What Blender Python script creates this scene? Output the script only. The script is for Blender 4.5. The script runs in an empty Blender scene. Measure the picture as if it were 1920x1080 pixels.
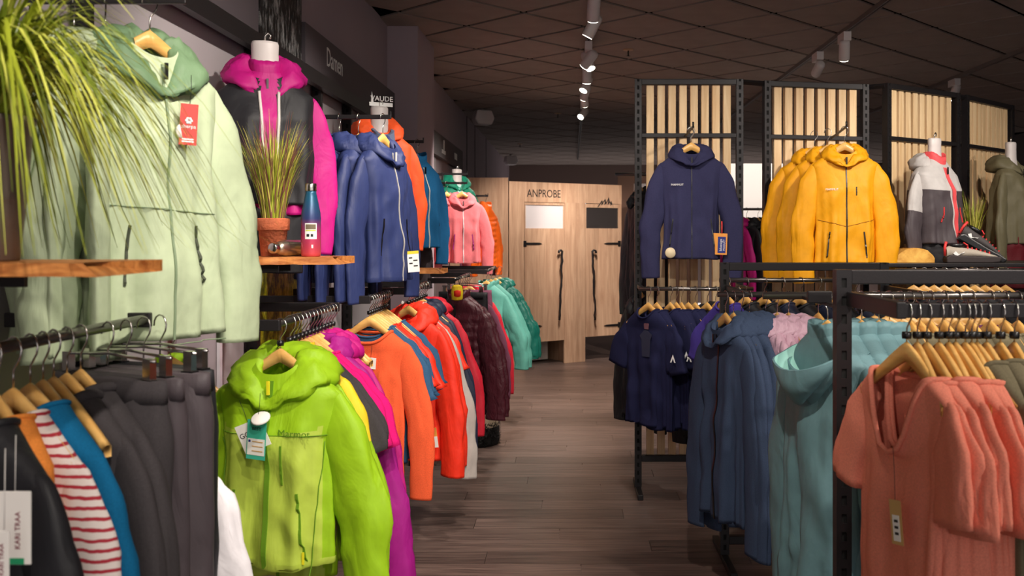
import bpy, math, random
from mathutils import Vector, Matrix, noise
random.seed(7)
R = math.radians
K = 1.1125            # depth factor between the layout's depth units and metres
EYE = 1.60
COL = bpy.context.scene.collection
SC = bpy.context.scene

def U(px, py, yo):
    """point of the shop at depth yo that is measured at px,py of the 1920x1080 photograph"""
    return Vector(((px - 1070) / 1600 * yo, yo * K, EYE - (py - 440) / 1600 * yo))

# ------------------------------------------------------------------ camera
cam = bpy.data.cameras.new('camera')
cam.sensor_width = 36.0
cam.lens = 36.0 * 1600 * K / 1920
cam.shift_x = -(1070 - 960) / 1920
cam.shift_y = -(540 - 440) / 1920
cam.dof.use_dof = True
cam.dof.focus_distance = 4.4
cam.dof.aperture_fstop = 5.0
cam.clip_start = 0.05
cam_o = bpy.data.objects.new('camera', cam)
cam_o.location = (0, 0, EYE)
cam_o.rotation_euler = (R(90), 0, 0)
COL.objects.link(cam_o)
SC.camera = cam_o

# ------------------------------------------------------------------ world, exposure
w = bpy.data.worlds.new('world')
SC.world = w
w.use_nodes = True
w.node_tree.nodes['Background'].inputs[0].default_value = (1.0, 0.93, 0.90, 1)
w.node_tree.nodes['Background'].inputs[1].default_value = 0.95
SC.view_settings.view_transform = 'Standard'
SC.view_settings.look = 'None'
SC.view_settings.exposure = 0.0
SC.view_settings.gamma = 1.0
SC.view_settings.use_curve_mapping = False

CEIL = 3.25
SPOT_W = 130.0
# ceiling spots: track x, depth, target x, depth, z, strength
SPOTS = [
    # aisle track, towards the left wall
    (0.15, -0.2, -1.00, 1.55, 1.45, 1.15), (0.15, 0.9, -0.95, 2.2, 1.8, 0.85),
    (0.15, 1.7, -0.92, 2.85, 1.15, 1.25), (0.15, 2.5, -1.15, 3.4, 2.0, 0.9),
    (0.15, 3.2, -0.9, 4.0, 1.15, 1.0), (0.15, 3.9, -1.0, 4.4, 1.95, 1.0),
    (0.15, 5.0, -0.8, 5.2, 1.4, 0.8),
    (0.15, 6.07, -0.80, 6.4, 1.3, 1.1), (0.15, 7.2, -1.0, 8.1, 1.75, 2.2), (0.15, 8.4, -0.7, 7.6, 1.2, 1.0),
    (0.15, 8.9, -0.45, 10.3, 1.3, 1.5), (0.15, 10.4, -0.9, 9.0, 1.6, 0.7),
    # aisle track, towards the right racks and the floor
    (0.15, 3.5, 0.75, 5.0, 1.7, 0.75), (0.15, 7.27, 0.8, 6.6, 1.2, 0.6),
    (0.15, 9.35, 0.45, 10.8, 1.4, 1.4), (0.15, 5.6, 0.0, 7.6, 0.0, 2.3),
    (0.15, 4.4, 0.1, 5.4, 0.0, 0.3), (0.15, 7.9, 0.1, 8.8, 0.0, 2.2),
    # right track
    (2.2, 0.5, 0.95, 1.9, 1.15, 1.15), (2.2, 1.7, 1.25, 2.7, 1.3, 1.1), (2.2, 3.0, 1.5, 4.9, 1.85, 0.9),
    (2.2, 3.4, 2.25, 5.1, 1.9, 1.0), (2.2, 6.86, 2.5, 7.9, 1.2, 0.6), (2.2, 7.6, 2.05, 9.6, 2.0, 2.2),
    (4.0, 3.6, 2.9, 5.6, 1.9, 0.9), (4.0, 8.9, 3.6, 9.6, 1.2, 0.5), (4.0, 9.7, 4.4, 10.4, 1.2, 0.5), (0.15, 1.3, 0.80, 3.5, 1.0, 1.1),
]

# ------------------------------------------------------------------ helpers
def lin(c):
    return tuple(((v / 255) / 12.92 if v / 255 <= 0.04045 else ((v / 255 + 0.055) / 1.055) ** 2.4) for v in c)

MATS = {}
def principled(name):
    m = bpy.data.materials.new(name); m.use_nodes = True
    return m, m.node_tree, m.node_tree.nodes['Principled BSDF']

def mat(name, rgb, rough=0.6, metal=0.0, emit=0.0, bump=0.0, bscale=40, vary=0.0, vscale=8, spec=0.5):
    if name in MATS: return MATS[name]
    m, nt, b = principled(name)
    c = lin(rgb)
    b.inputs['Base Color'].default_value = (*c, 1)
    b.inputs['Roughness'].default_value = rough
    b.inputs['Metallic'].default_value = metal
    b.inputs['Specular IOR Level'].default_value = spec
    if emit:
        b.inputs['Emission Color'].default_value = (*c, 1)
        b.inputs['Emission Strength'].default_value = emit
    if vary or bump:
        tc = nt.nodes.new('ShaderNodeTexCoord')
    if vary:
        n = nt.nodes.new('ShaderNodeTexNoise'); n.inputs['Scale'].default_value = vscale; n.inputs['Detail'].default_value = 4
        nt.links.new(tc.outputs['Object'], n.inputs['Vector'])
        r = nt.nodes.new('ShaderNodeValToRGB')
        r.color_ramp.elements[0].position = 0.3; r.color_ramp.elements[1].position = 0.7
        r.color_ramp.elements[0].color = (*[v * (1 - vary) for v in c], 1)
        r.color_ramp.elements[1].color = (*[min(1, v * (1 + vary)) for v in c], 1)
        nt.links.new(n.outputs['Fac'], r.inputs['Fac']); nt.links.new(r.outputs['Color'], b.inputs['Base Color'])
    if bump:
        n2 = nt.nodes.new('ShaderNodeTexNoise'); n2.inputs['Scale'].default_value = bscale; n2.inputs['Detail'].default_value = 5
        nt.links.new(tc.outputs['Object'], n2.inputs['Vector'])
        bp = nt.nodes.new('ShaderNodeBump'); bp.inputs['Strength'].default_value = bump; bp.inputs['Distance'].default_value = 0.01
        nt.links.new(n2.outputs['Fac'], bp.inputs['Height']); nt.links.new(bp.outputs['Normal'], b.inputs['Normal'])
    MATS[name] = m
    return m

def fabric(name, rgb, kind='shell'):
    """woven or knitted cloth: fine grain, soft crumple relief"""
    if name in MATS: return MATS[name]
    m, nt, b = principled(name)
    c = lin(rgb)
    b.inputs['Roughness'].default_value = {'shell': 0.58, 'knit': 0.92, 'puff': 0.42}[kind]
    b.inputs['Specular IOR Level'].default_value = {'shell': 0.35, 'knit': 0.12, 'puff': 0.4}[kind]
    if kind == 'knit':
        b.inputs['Sheen Weight'].default_value = 0.15
        b.inputs['Sheen Tint'].default_value = (*c, 1)
    tc = nt.nodes.new('ShaderNodeTexCoord')
    g = nt.nodes.new('ShaderNodeTexNoise'); g.inputs['Scale'].default_value = 260 if kind == 'knit' else 30; g.inputs['Detail'].default_value = 3
    nt.links.new(tc.outputs['Object'], g.inputs['Vector'])
    r = nt.nodes.new('ShaderNodeValToRGB')
    v = 0.11 if kind == 'knit' else 0.05
    r.color_ramp.elements[0].position = 0.3; r.color_ramp.elements[1].position = 0.7
    r.color_ramp.elements[0].color = (*[x * (1 - v) for x in c], 1)
    r.color_ramp.elements[1].color = (*[min(1, x * (1 + v)) for x in c], 1)
    nt.links.new(g.outputs['Fac'], r.inputs['Fac']); nt.links.new(r.outputs['Color'], b.inputs['Base Color'])
    mp = nt.nodes.new('ShaderNodeMapping'); mp.inputs['Scale'].default_value = (1, 1, 0.42)
    nt.links.new(tc.outputs['Object'], mp.inputs['Vector'])
    n = nt.nodes.new('ShaderNodeTexNoise'); n.inputs['Scale'].default_value = {'shell': 8, 'knit': 7, 'puff': 26}[kind]
    n.inputs['Detail'].default_value = 4; n.inputs['Distortion'].default_value = 0.8
    nt.links.new(mp.outputs['Vector'], n.inputs['Vector'])
    bp = nt.nodes.new('ShaderNodeBump'); bp.inputs['Strength'].default_value = {'shell': 0.6, 'knit': 0.4, 'puff': 0.6}[kind]
    bp.inputs['Distance'].default_value = 0.02
    nt.links.new(n.outputs['Fac'], bp.inputs['Height']); nt.links.new(bp.outputs['Normal'], b.inputs['Normal'])
    MATS[name] = m
    return m

def woodmat(name, c1, c2, scale=(1, 1, 1), rough=0.5, dens=6, rand=0.0):
    if name in MATS: return MATS[name]
    m, nt, b = principled(name)
    tc = nt.nodes.new('ShaderNodeTexCoord')
    mp = nt.nodes.new('ShaderNodeMapping'); mp.inputs['Scale'].default_value = scale
    nt.links.new(tc.outputs['Object'], mp.inputs['Vector'])
    info = nt.nodes.new('ShaderNodeObjectInfo')
    add = nt.nodes.new('ShaderNodeVectorMath'); add.operation = 'ADD'
    mul = nt.nodes.new('ShaderNodeMath'); mul.operation = 'MULTIPLY'; mul.inputs[1].default_value = 37.0
    nt.links.new(info.outputs['Random'], mul.inputs[0])
    nt.links.new(mp.outputs['Vector'], add.inputs[0]); nt.links.new(mul.outputs[0], add.inputs[1])
    n = nt.nodes.new('ShaderNodeTexNoise'); n.inputs['Scale'].default_value = dens; n.inputs['Detail'].default_value = 7
    n.inputs['Roughness'].default_value = 0.62; n.inputs['Distortion'].default_value = 0.6
    nt.links.new(add.outputs[0], n.inputs['Vector'])
    r = nt.nodes.new('ShaderNodeValToRGB')
    r.color_ramp.elements[0].position = 0.33; r.color_ramp.elements[1].position = 0.68
    r.color_ramp.elements[0].color = (*lin(c1), 1); r.color_ramp.elements[1].color = (*lin(c2), 1)
    nt.links.new(n.outputs['Fac'], r.inputs['Fac'])
    out = r.outputs['Color']
    if rand:
        hs = nt.nodes.new('ShaderNodeHueSaturation')
        ma = nt.nodes.new('ShaderNodeMapRange'); ma.inputs['To Min'].default_value = 1 - rand; ma.inputs['To Max'].default_value = 1 + rand
        nt.links.new(info.outputs['Random'], ma.inputs['Value']); nt.links.new(ma.outputs['Result'], hs.inputs['Value'])
        nt.links.new(out, hs.inputs['Color']); out = hs.outputs['Color']
    nt.links.new(out, b.inputs['Base Color'])
    b.inputs['Roughness'].default_value = rough
    bp = nt.nodes.new('ShaderNodeBump'); bp.inputs['Strength'].default_value = 0.12; bp.inputs['Distance'].default_value = 0.004
    nt.links.new(n.outputs['Fac'], bp.inputs['Height']); nt.links.new(bp.outputs['Normal'], b.inputs['Normal'])
    MATS[name] = m
    return m

class MB:
    """collects shapes; build() links them as one mesh object"""
    def __init__(s): s.v = []; s.f = []; s.mi = []; s.sm = []
    def add(s, vs, fs, smooth=False, mi=0):
        o = len(s.v); s.v += [tuple(p) for p in vs]
        for f in fs: s.f.append(tuple(i + o for i in f)); s.mi.append(mi); s.sm.append(smooth)
        return s
    def box(s, a, b, mi=0, M=None):
        x0, y0, z0 = a; x1, y1, z1 = b
        vs = [Vector(p) for p in ((x0,y0,z0),(x1,y0,z0),(x1,y1,z0),(x0,y1,z0),(x0,y0,z1),(x1,y0,z1),(x1,y1,z1),(x0,y1,z1))]
        if M: vs = [M @ p for p in vs]
        return s.add(vs, [(0,3,2,1),(4,5,6,7),(0,1,5,4),(1,2,6,5),(2,3,7,6),(3,0,4,7)], mi=mi)
    def tube(s, pts, r, n=8, mi=0, caps=True, smooth=True, sx=1, sy=1, up=None):
        pts = [Vector(p) for p in pts]; rs = r if isinstance(r, (list, tuple)) else [r] * len(pts)
        vs = []; prev = None
        for i, p in enumerate(pts):
            t = (pts[min(i+1, len(pts)-1)] - pts[max(i-1, 0)]).normalized()
            if prev is None:
                a = (up or (Vector((0,0,1)) if abs(t.z) < 0.9 else Vector((1,0,0))))
                x = t.cross(a).normalized()
            else:
                x = (prev - t * prev.dot(t)).normalized()
            prev = x; y = t.cross(x)
            for k in range(n):
                a = 2*math.pi*k/n
                vs.append(p + x*math.cos(a)*rs[i]*sx + y*math.sin(a)*rs[i]*sy)
        fs = [(i*n+k, i*n+(k+1)%n, (i+1)*n+(k+1)%n, (i+1)*n+k) for i in range(len(pts)-1) for k in range(n)]
        if caps: fs += [tuple(range(n))[::-1], tuple((len(pts)-1)*n+k for k in range(n))]
        return s.add(vs, fs, smooth, mi)
    def lathe(s, prof, n=24, c=(0,0,0), mi=0, M=None):
        vs = []
        for r, z in prof:
            for k in range(n):
                a = 2*math.pi*k/n; p = Vector((r*math.cos(a), r*math.sin(a), z))
                if M: p = M @ p
                vs.append(p + Vector(c))
        fs = [(i*n+k, i*n+(k+1)%n, (i+1)*n+(k+1)%n, (i+1)*n+k) for i in range(len(prof)-1) for k in range(n)]
        fs += [tuple(range(n))[::-1], tuple((len(prof)-1)*n+k for k in range(n))]
        return s.add(vs, fs, True, mi)
    def prism(s, poly, y0, y1, mi=0, M=None):
        """polygon in XZ, extruded along Y"""
        n = len(poly)
        vs = [Vector((x, y0, z)) for x, z in poly] + [Vector((x, y1, z)) for x, z in poly]
        if M: vs = [M @ p for p in vs]
        return s.add(vs, [tuple(range(n)), tuple(range(2*n-1, n-1, -1))] + [(i, i+n, (i+1)%n+n, (i+1)%n) for i in range(n)], mi=mi)
    def mesh(s, name, mats):
        me = bpy.data.meshes.new(name); me.from_pydata(s.v, [], s.f)
        for m in (mats if isinstance(mats, (list, tuple)) else [mats]): me.materials.append(m)
        me.polygons.foreach_set('material_index', s.mi); me.polygons.foreach_set('use_smooth', s.sm); me.update()
        return me
    def build(s, name, mats, parent=None, loc=None, rz=0):
        return put(name, s.mesh(name, mats), parent, loc, rz)

def put(name, me, parent=None, loc=None, rz=0):
    o = bpy.data.objects.new(name, me); COL.objects.link(o)
    if parent: o.parent = parent
    if loc is not None: o.location = loc
    if rz: o.rotation_euler.z = rz
    return o

def bevel(o, wdt=0.003, seg=2):
    m = o.modifiers.new('bevel', 'BEVEL'); m.width = wdt; m.segments = seg; m.limit_method = 'ANGLE'
    return o

def tag(o, label, cat, group=None):
    o['label'] = label; o['category'] = cat
    if group: o['group'] = group
    return o

def thing(name, label, cat, loc=(0,0,0), rz=0, group=None):
    o = bpy.data.objects.new(name, None); COL.objects.link(o); o.empty_display_size = 0.05
    o.location = loc; o.rotation_euler.z = rz
    return tag(o, label, cat, group)

def struct(o):
    o['kind'] = 'structure'; return o

TXT = {}
def text(name, s, size, m, parent, loc, rot=(R(90),0,0), depth=0.0008, sx=1.0, align='CENTER'):
    key = (s, size, depth, align)
    if key not in TXT:
        cu = bpy.data.curves.new('lettering', 'FONT'); cu.body = s; cu.size = size; cu.extrude = depth
        cu.align_x = align; cu.align_y = 'CENTER'; cu.resolution_u = 3
        t = bpy.data.objects.new('lettering', cu); COL.objects.link(t)
        dg = bpy.context.evaluated_depsgraph_get()
        TXT[key] = bpy.data.meshes.new_from_object(t.evaluated_get(dg))
        bpy.data.objects.remove(t)
    me = TXT[key].copy(); me.materials.clear(); me.materials.append(m)
    o = put(name, me, parent, loc); o.rotation_euler = rot; o.scale = (sx, 1, 1)
    return o

ORD = ['first','second','third','fourth','fifth','sixth','seventh','eighth','ninth','tenth','eleventh','twelfth','thirteenth','fourteenth','fifteenth','sixteenth','seventeenth','eighteenth','nineteenth','twentieth']

# ------------------------------------------------------------------ materials
M_black = mat('black_metal', (34, 31, 33), 0.42, 0.3, bump=0.05, bscale=200)
M_slot = mat('slot_dark', (8, 8, 8), 0.9)
M_chrome = mat('chrome', (200, 196, 192), 0.18, 1.0)
M_steel = mat('steel_rail', (110, 106, 104), 0.3, 0.9)
M_plastic = mat('black_plastic', (16, 16, 18), 0.35)
M_white = mat('white_print', (240, 240, 238), 0.6)
M_hang = woodmat('hanger_wood', (214, 160, 84), (236, 188, 112), (1, 1, 6), 0.35, 5, 0.06)
M_pine = woodmat('pine_slat', (214, 176, 128), (242, 214, 170), (9, 9, 0.7), 0.55, 3, 0.09)
M_oak = woodmat('oak_board', (180, 140, 112), (212, 174, 144), (7, 7, 0.6), 0.5, 3, 0.04)
M_live = woodmat('live_edge', (150, 82, 34), (218, 146, 78), (3, 12, 12), 0.5, 4)
M_plank = woodmat('floor_plank', (62, 49, 46), (132, 110, 101), (0.7, 24, 1), 0.36, 4, 0.22)
M_wall = mat('wall_paint', (168, 152, 160), 0.75, bump=0.03, bscale=120, vary=0.03, vscale=2)
M_wall_l = mat('wall_light_panel', (176, 168, 172), 0.7)
M_sign = mat('sign_panel', (84, 76, 81), 0.6)
M_ceil = mat('ceiling_tile', (152, 138, 131), 0.9, bump=0.15, bscale=160, vary=0.08, vscale=5)
M_cgap = mat('ceiling_gap', (3, 3, 3), 1.0, spec=0.0)
M_lamp = mat('lamp_housing', (222, 214, 214), 0.45)
M_track = mat('lamp_track', (120, 112, 110), 0.5, 0.3)
M_glow = mat('lamp_lens', (255, 248, 228), 0.3, emit=14.0)
M_mann = mat('mannequin_skin', (206, 198, 196), 0.45)
M_terra = mat('terracotta', (176, 92, 58), 0.85, bump=0.5, bscale=90, vary=0.18, vscale=40)
M_zinc = mat('zinc_bucket', (120, 108, 98), 0.5, 0.5, vary=0.15, vscale=12)
M_soil = mat('soil', (40, 28, 20), 0.95)

# ------------------------------------------------------------------ the setting
fb = MB().box((-1.6, -2, -0.06), (7.5, 20, -0.010)).build('floor', M_plank); struct(fb)
rowh = 0.185; y = 3.5; row = 0
plank_cache = {}
while y < 12.6:
    off = (row * 0.47) % 1.3
    x = -1.5 - off
    while x < 2.6:
        x0, x1 = max(x, -1.45), min(x + 1.3, 2.6)
        if x1 - x0 > 0.05:
            L = round(x1 - x0, 3)
            if L not in plank_cache:
                plank_cache[L] = MB().box((-L/2 + 0.0015, -rowh/2 + 0.0015, -0.010), (L/2 - 0.0015, rowh/2 - 0.0015, 0.0)).mesh('plank', M_plank)
            put('plank', plank_cache[L], fb, ((x0 + x1)/2, y + rowh/2, 0))
        x += 1.3
    y += rowh; row += 1

struct(MB().box((-1.6, -2, CEIL + 0.0125), (7.5, 24, CEIL + 0.12)).build('ceiling', M_cgap))
ceil = bpy.data.objects['ceiling']
T = 0.66; ca, sa = math.cos(R(46)), math.sin(R(46))
tile_me = MB().box((-T/2 + 0.019, -T/2 + 0.019, 0), (T/2 - 0.019, T/2 - 0.019, 0.012)).mesh('tile', M_ceil)
far = MB(); nt_ = 0
cands = []
for i in range(-40, 60):
    for j in range(-40, 60):
        cx = (i * ca - j * sa) * T + 0.1; cy = (i * sa + j * ca) * T + 8.0
        if cx < -1.6 or cx > 7.3 or cy < -1.5 or cy > 23.5: continue
        px = 1070 + cx / cy * 1780 if cy > 0.5 else 9999
        py = 440 - (CEIL - EYE) / cy * 1780 if cy > 0.5 else -9999
        cands.append((0 if (-120 < py and -100 < px < 2020) else 1, cy, cx))
cands.sort()
for q, (o_, cy, cx) in enumerate(cands):
    if q < 290: put('tile', tile_me, ceil, (cx, cy, CEIL), R(46))
    else: far.box((-T/2+0.019, -T/2+0.019, 0), (T/2-0.019, T/2-0.019, 0.012), M=Matrix.Translation((cx, cy, CEIL)) @ Matrix.Rotation(R(46), 4, 'Z'))
fo = far.build('tile_field', M_ceil, ceil); fo['kind'] = 'stuff'

WX = -1.45
wl = struct(MB().box((WX - 0.15, -2, -0.01), (WX, 22.5, CEIL + 0.0125)).build('wall_left', M_wall))
MB().box((WX - 0.02, 6.75*K, 0), (-1.21, 7.55*K, CEIL + 0.012)).build('pillar', M_wall, wl)
for yo in (11.9, 12.9, 14.6): MB().box((WX - 0.001, yo*K - 0.03, 0), (WX + 0.004, yo*K + 0.03, CEIL)).build('joint_strip', M_slot, wl)
struct(MB().box((-1.6, 22.4, -0.01), (7.5, 22.6, CEIL + 0.0125)).build('wall_back', mat('far_wall', (120, 100, 94), 0.8)))
struct(MB().box((7.4, -2, -0.01), (7.6, 22.5, CEIL + 0.0125)).build('wall_right', mat('side_wall', (90, 80, 78), 0.8)))
# light panels of the wall shelving
for a, b in ((1.0, 2.4), (2.5, 3.75), (3.8, 4.7), (4.78, 5.35), (5.43, 6.5), (7.7, 9.1)):
    MB().box((WX - 0.001, a*K, 0.25), (WX + 0.012, b*K, 2.42)).build('panel', M_wall_l, wl)

def slotted_post(mb, x0, x1, y0, y1, z0, z1, face='-y', pitch=0.05, sl=0.026, sw=0.34):
    """upright with real slots in the face towards the camera (and the aisle face closed)"""
    t = 0.004
    mb.box((x0, y0 + t, z0), (x1, y1, z1), mi=0)
    # dark core just behind the slotted plate
    wx = x1 - x0; a = x0 + wx*(0.5 - sw/2); b = x0 + wx*(0.5 + sw/2)
    mb.box((x0, y0 + t - 0.0002, z0), (x1, y0 + t, z1), mi=1)
    mb.box((x0, y0, z0), (a, y0 + t - 0.0002, z1)); mb.box((b, y0, z0), (x1, y0 + t - 0.0002, z1))
    z = z0; k = 0
    while z < z1:
        e = min(z + pitch - sl, z1)
        mb.box((a, y0, z), (b, y0 + t - 0.0002, e)); z += pitch

# wall uprights of the shelving system
for i, yo in enumerate((1.35, 2.45, 3.78, 4.74, 5.39, 6.55)):
    o = MB(); slotted_post(o, WX + 0.012, WX + 0.062, yo*K, yo*K + 0.04, 0.0, 2.46)
    up = o.build('wall_upright', [M_black, M_slot])
    tag(up, f'black slotted wall upright, {ORD[i]} from the camera along the left wall', 'upright', 'black wall uprights on the left wall')
# header band below the sign
tag(MB().box((WX + 0.062, 0.9*K, 2.40), (WX + 0.10, 6.6*K, 2.475)).build('header_rail', M_black), 'long black header rail running under the Damen sign', 'rail')
# sign boards
def signboard(y0, y1, z0, z1, label):
    t = thing('sign_board', label, 'sign', (WX + 0.02, y0*K, z0))
    MB().box((0, 0, 0), (0.04, (y1 - y0)*K, z1 - z0)).build('board', M_sign, t)
    return t
s1 = signboard(4.47, 6.74, 2.485, 2.715, 'dark grey wall sign board with the white word Damen')
text('lettering', 'Damen', 0.155, M_white, s1, (0.0415, 0.62, 0.125), (R(90), 0, R(90)), sx=0.85)
s0 = signboard(0.9, 3.80, 2.485, 2.715, 'plain dark grey wall sign board above the sage jackets')
s2 = signboard(8.6, 11.0, 2.43, 2.67, 'dark grey sign board with two small white emblems beyond the pillar')
em = MB()
for k in range(3): em.tube([(0.043, 0.82 + 0.03*math.cos(a), 0.18 - k*0.03 + 0.02*math.sin(a)) for a in [i*math.pi/4 for i in range(9)]], 0.006, 5)
em.build('emblem', M_white, s2)
bar = MB()
for k in range(6): bar.box((0.041, 0.66 + k*0.055, 0.05 + (k % 2)*0.004), (0.0425, 0.70 + k*0.055, 0.095))
bar.build('lettering', M_white, s2)
b2 = MB()
for k in range(5): b2.box((0.041, 1.78 + k*0.055, 0.075), (0.0425, 1.82 + k*0.055, 0.15))
b2.build('lettering', M_white, s2)

# tall photo panel on the left wall: rock and water above, yellow larch below
m, nt, b = principled('photo_print')
tc = nt.nodes.new('ShaderNodeTexCoord')
mp = nt.nodes.new('ShaderNodeMapping'); mp.inputs['Scale'].default_value = (1, 26, 9); nt.links.new(tc.outputs['Object'], mp.inputs['Vector'])
n1 = nt.nodes.new('ShaderNodeTexNoise'); n1.inputs['Scale'].default_value = 1.0; n1.inputs['Detail'].default_value = 8; n1.inputs['Roughness'].default_value = 0.72
nt.links.new(mp.outputs['Vector'], n1.inputs['Vector'])
r1 = nt.nodes.new('ShaderNodeValToRGB'); e = r1.color_ramp.elements
e[0].position = 0.5; e[0].color = (0.006, 0.006, 0.007, 1); e[1].position = 0.68; e[1].color = (0.5, 0.5, 0.5, 1)
nt.links.new(n1.outputs['Fac'], r1.inputs['Fac'])
n2 = nt.nodes.new('ShaderNodeTexNoise'); n2.inputs['Scale'].default_value = 14; n2.inputs['Detail'].default_value = 9; n2.inputs['Roughness'].default_value = 0.75
mp2 = nt.nodes.new('ShaderNodeMapping'); mp2.inputs['Scale'].default_value = (1, 1, 0.6); nt.links.new(tc.outputs['Object'], mp2.inputs['Vector']); nt.links.new(mp2.outputs['Vector'], n2.inputs['Vector'])
r2 = nt.nodes.new('ShaderNodeValToRGB'); e = r2.color_ramp.elements
e[0].position = 0.36; e[0].color = (*lin((24, 30, 12)), 1); e[1].position = 0.66; e[1].color = (*lin((246, 240, 170)), 1)
q = r2.color_ramp.elements.new(0.46); q.color = (*lin((110, 112, 10)), 1)
q = r2.color_ramp.elements.new(0.55); q.color = (*lin((206, 200, 24)), 1)
nt.links.new(n2.outputs['Fac'], r2.inputs['Fac'])
sp = nt.nodes.new('ShaderNodeSeparateXYZ'); nt.links.new(tc.outputs['Object'], sp.inputs[0])
gt = nt.nodes.new('ShaderNodeMath'); gt.operation = 'GREATER_THAN'; gt.inputs[1].default_value = 1.95; nt.links.new(sp.outputs['Z'], gt.inputs[0])
mx = nt.nodes.new('ShaderNodeMixRGB'); nt.links.new(gt.outputs[0], mx.inputs['Fac']); nt.links.new(r2.outputs['Color'], mx.inputs[1]); nt.links.new(r1.outputs['Color'], mx.inputs[2])
nt.links.new(mx.outputs['Color'], b.inputs['Base Color']); b.inputs['Roughness'].default_value = 0.45
tag(MB().box((WX + 0.03, 3.84*K, 0.15), (WX + 0.05, 4.44*K, 3.1)).build('photo_panel', m), 'tall photo panel, black and white rock above yellow larch trees', 'poster')

# ------------------------------------------------------------------ fitting rooms
FA = Vector((-0.735, 10.2*K, 0)); FB = Vector((0.66, 11.05*K, 0))
fdir = (FB - FA).normalized(); fang = math.atan2(fdir.y, fdir.x); FL = (FB - FA).length
fit = thing('fitting_room', 'oak fitting room front with the word ANPROBE and two doors', 'fitting room', FA, fang)
FH = 2.24
def pxs(px):   # distance along the front for a pixel column
    # solve X/Y on the line
    s = (px - 1070) / 1780
    # (FA.x + t*fx) = s*(FA.y + t*fy)
    return (s*FA.y - FA.x) / (fdir.x - s*fdir.y)
d0, d1, d2, d3 = pxs(984), pxs(1058), pxs(1098), pxs(1161)
def zpx(py, t): return EYE - (py - 440) / 1780 * (FA.y + t*fdir.y)
bevel(MB().box((0, 0, 0), (d0 - 0.005, 0.03, FH)).build('jamb', M_oak, fit))
bevel(MB().box((d1 + 0.004, 0, 0), (d2 - 0.004, 0.03, 2.0)).build('jamb', M_oak, fit))
bevel(MB().box((d3 + 0.004, 0, 0), (FL, 0.03, 2.0)).build('jamb', M_oak, fit))
bevel(MB().box((d0 - 0.004, 0, 1.995), (FL, 0.03, FH)).build('header', M_oak, fit))
def door(t0, t1, zb, zt, w0, w1, left):
    d = MB()
    d.box((t0, 0.002, zb), (t1, 0.032, w0)); d.box((t0, 0.002, w1), (t1, 0.032, zt))
    wd = (t1 - t0)
    d.box((t0, 0.002, w0), (t0 + 0.012, 0.032, w1)); d.box((t1 - 0.012, 0.002, w0), (t1, 0.032, w1))
    o = d.build('door', M_oak, fit)
    # wrought hinges
    for z in (zpx(457, t0), zpx(613, t0)):
        h = MB(); s_ = 1 if left else -1; x_ = t0 if left else t1
        h.prism([(x_ - s_*0.02, z - 0.035), (x_ + s_*0.02, z - 0.035), (x_ + s_*0.02, z - 0.014), (x_ + s_*0.20, z - 0.012), (x_ + s_*0.245, z), (x_ + s_*0.20, z + 0.012), (x_ + s_*0.02, z + 0.014), (x_ + s_*0.02, z + 0.035), (x_ - s_*0.02, z + 0.035)], -0.008, 0.0015)
        h.build('hinge', M_black, o)
    # gnarled walking stick as handle
    tx = t1 - 0.06 if left else t0 + 0.07
    s_ = -1 if left else 1
    pts = []; za, zb_ = zpx(470, tx), zpx(598, tx)
    rr = random.Random(3 if left else 5)
    pts.append((tx - 0.055*(1 if left else -1)*1, -0.05, za - 0.03)); pts.append((tx - 0.05*(1 if left else -1), -0.05, za - 0.002)); pts.append((tx - 0.02*(1 if left else -1), -0.05, za + 0.008))
    for k in range(15):
        f = k / 14; pts.append((tx + s_*0.05*f*0.9 + rr.uniform(-0.009, 0.009), -0.05 + rr.uniform(-0.006, 0.006), za - 0.01 - (za - zb_)*f))
    MB().tube(pts, [0.012 + rr.uniform(-0.002, 0.004) for _ in pts], 7).build('stick_handle', M_black, o)
    return o
wz0, wz1 = zpx(428, d0), zpx(384, d0)
dA = door(d0, d1, zpx(643, d0), 1.99, wz0, wz1, True)
dB = door(d2, d3, zpx(632, d2), 1.99, zpx(428, d2), zpx(389, d2), False)
MB().box((d0 + 0.012, 0.012, wz0), (d1 - 0.012, 0.02, wz1)).build('pane', mat('frosted_pane', (214, 206, 208), 0.6), dA)
M_glass = bpy.data.materials.new('clear_glass'); M_glass.use_nodes = True
gb = M_glass.node_tree.nodes['Principled BSDF']; gb.inputs['Base Color'].default_value = (0.05, 0.045, 0.045, 1); gb.inputs['Roughness'].default_value = 0.06; gb.inputs['Alpha'].default_value = 0.45
MB().box((d2 + 0.012, 0.012, zpx(428, d2)), (d3 - 0.012, 0.016, zpx(389, d2))).build('pane', M_glass, dB)
# white curtain strip behind the second pane, no lamp; its glow is added
MB().box((d2 + 0.13, 0.28, zpx(440, d2)), (d2 + 0.20, 0.31, zpx(380, d2))).build('curtain_strip', mat('curtain_glow', (240, 246, 255), 0.4, emit=3.0), fit)
MB().box((-0.02, 0.9, 0), (FL + 0.02, 0.93, FH)).build('back_wall', mat('cabin_inside', (96, 80, 70), 0.8), fit)
MB().box((d1 + 0.1, 0.031, 0), (d1 + 0.13, 0.9, FH)).build('divider', M_oak, fit)
MB().box((d0 + 0.02, 0.35, 0.02), (d1 - 0.02, 0.37, zpx(640, d0) + 0.15)).build('inner_bench', mat('bench_light', (210, 200, 192), 0.6), fit)
M_print = mat('black_print', (22, 20, 20), 0.7)
text('lettering', 'ANPROBE', 0.135, M_print, fit, (pxs(1020), -0.0015, zpx(363, 0.3)), sx=0.82)
mt = MB(); bx = pxs(1137); bz = zpx(388, bx)
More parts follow.
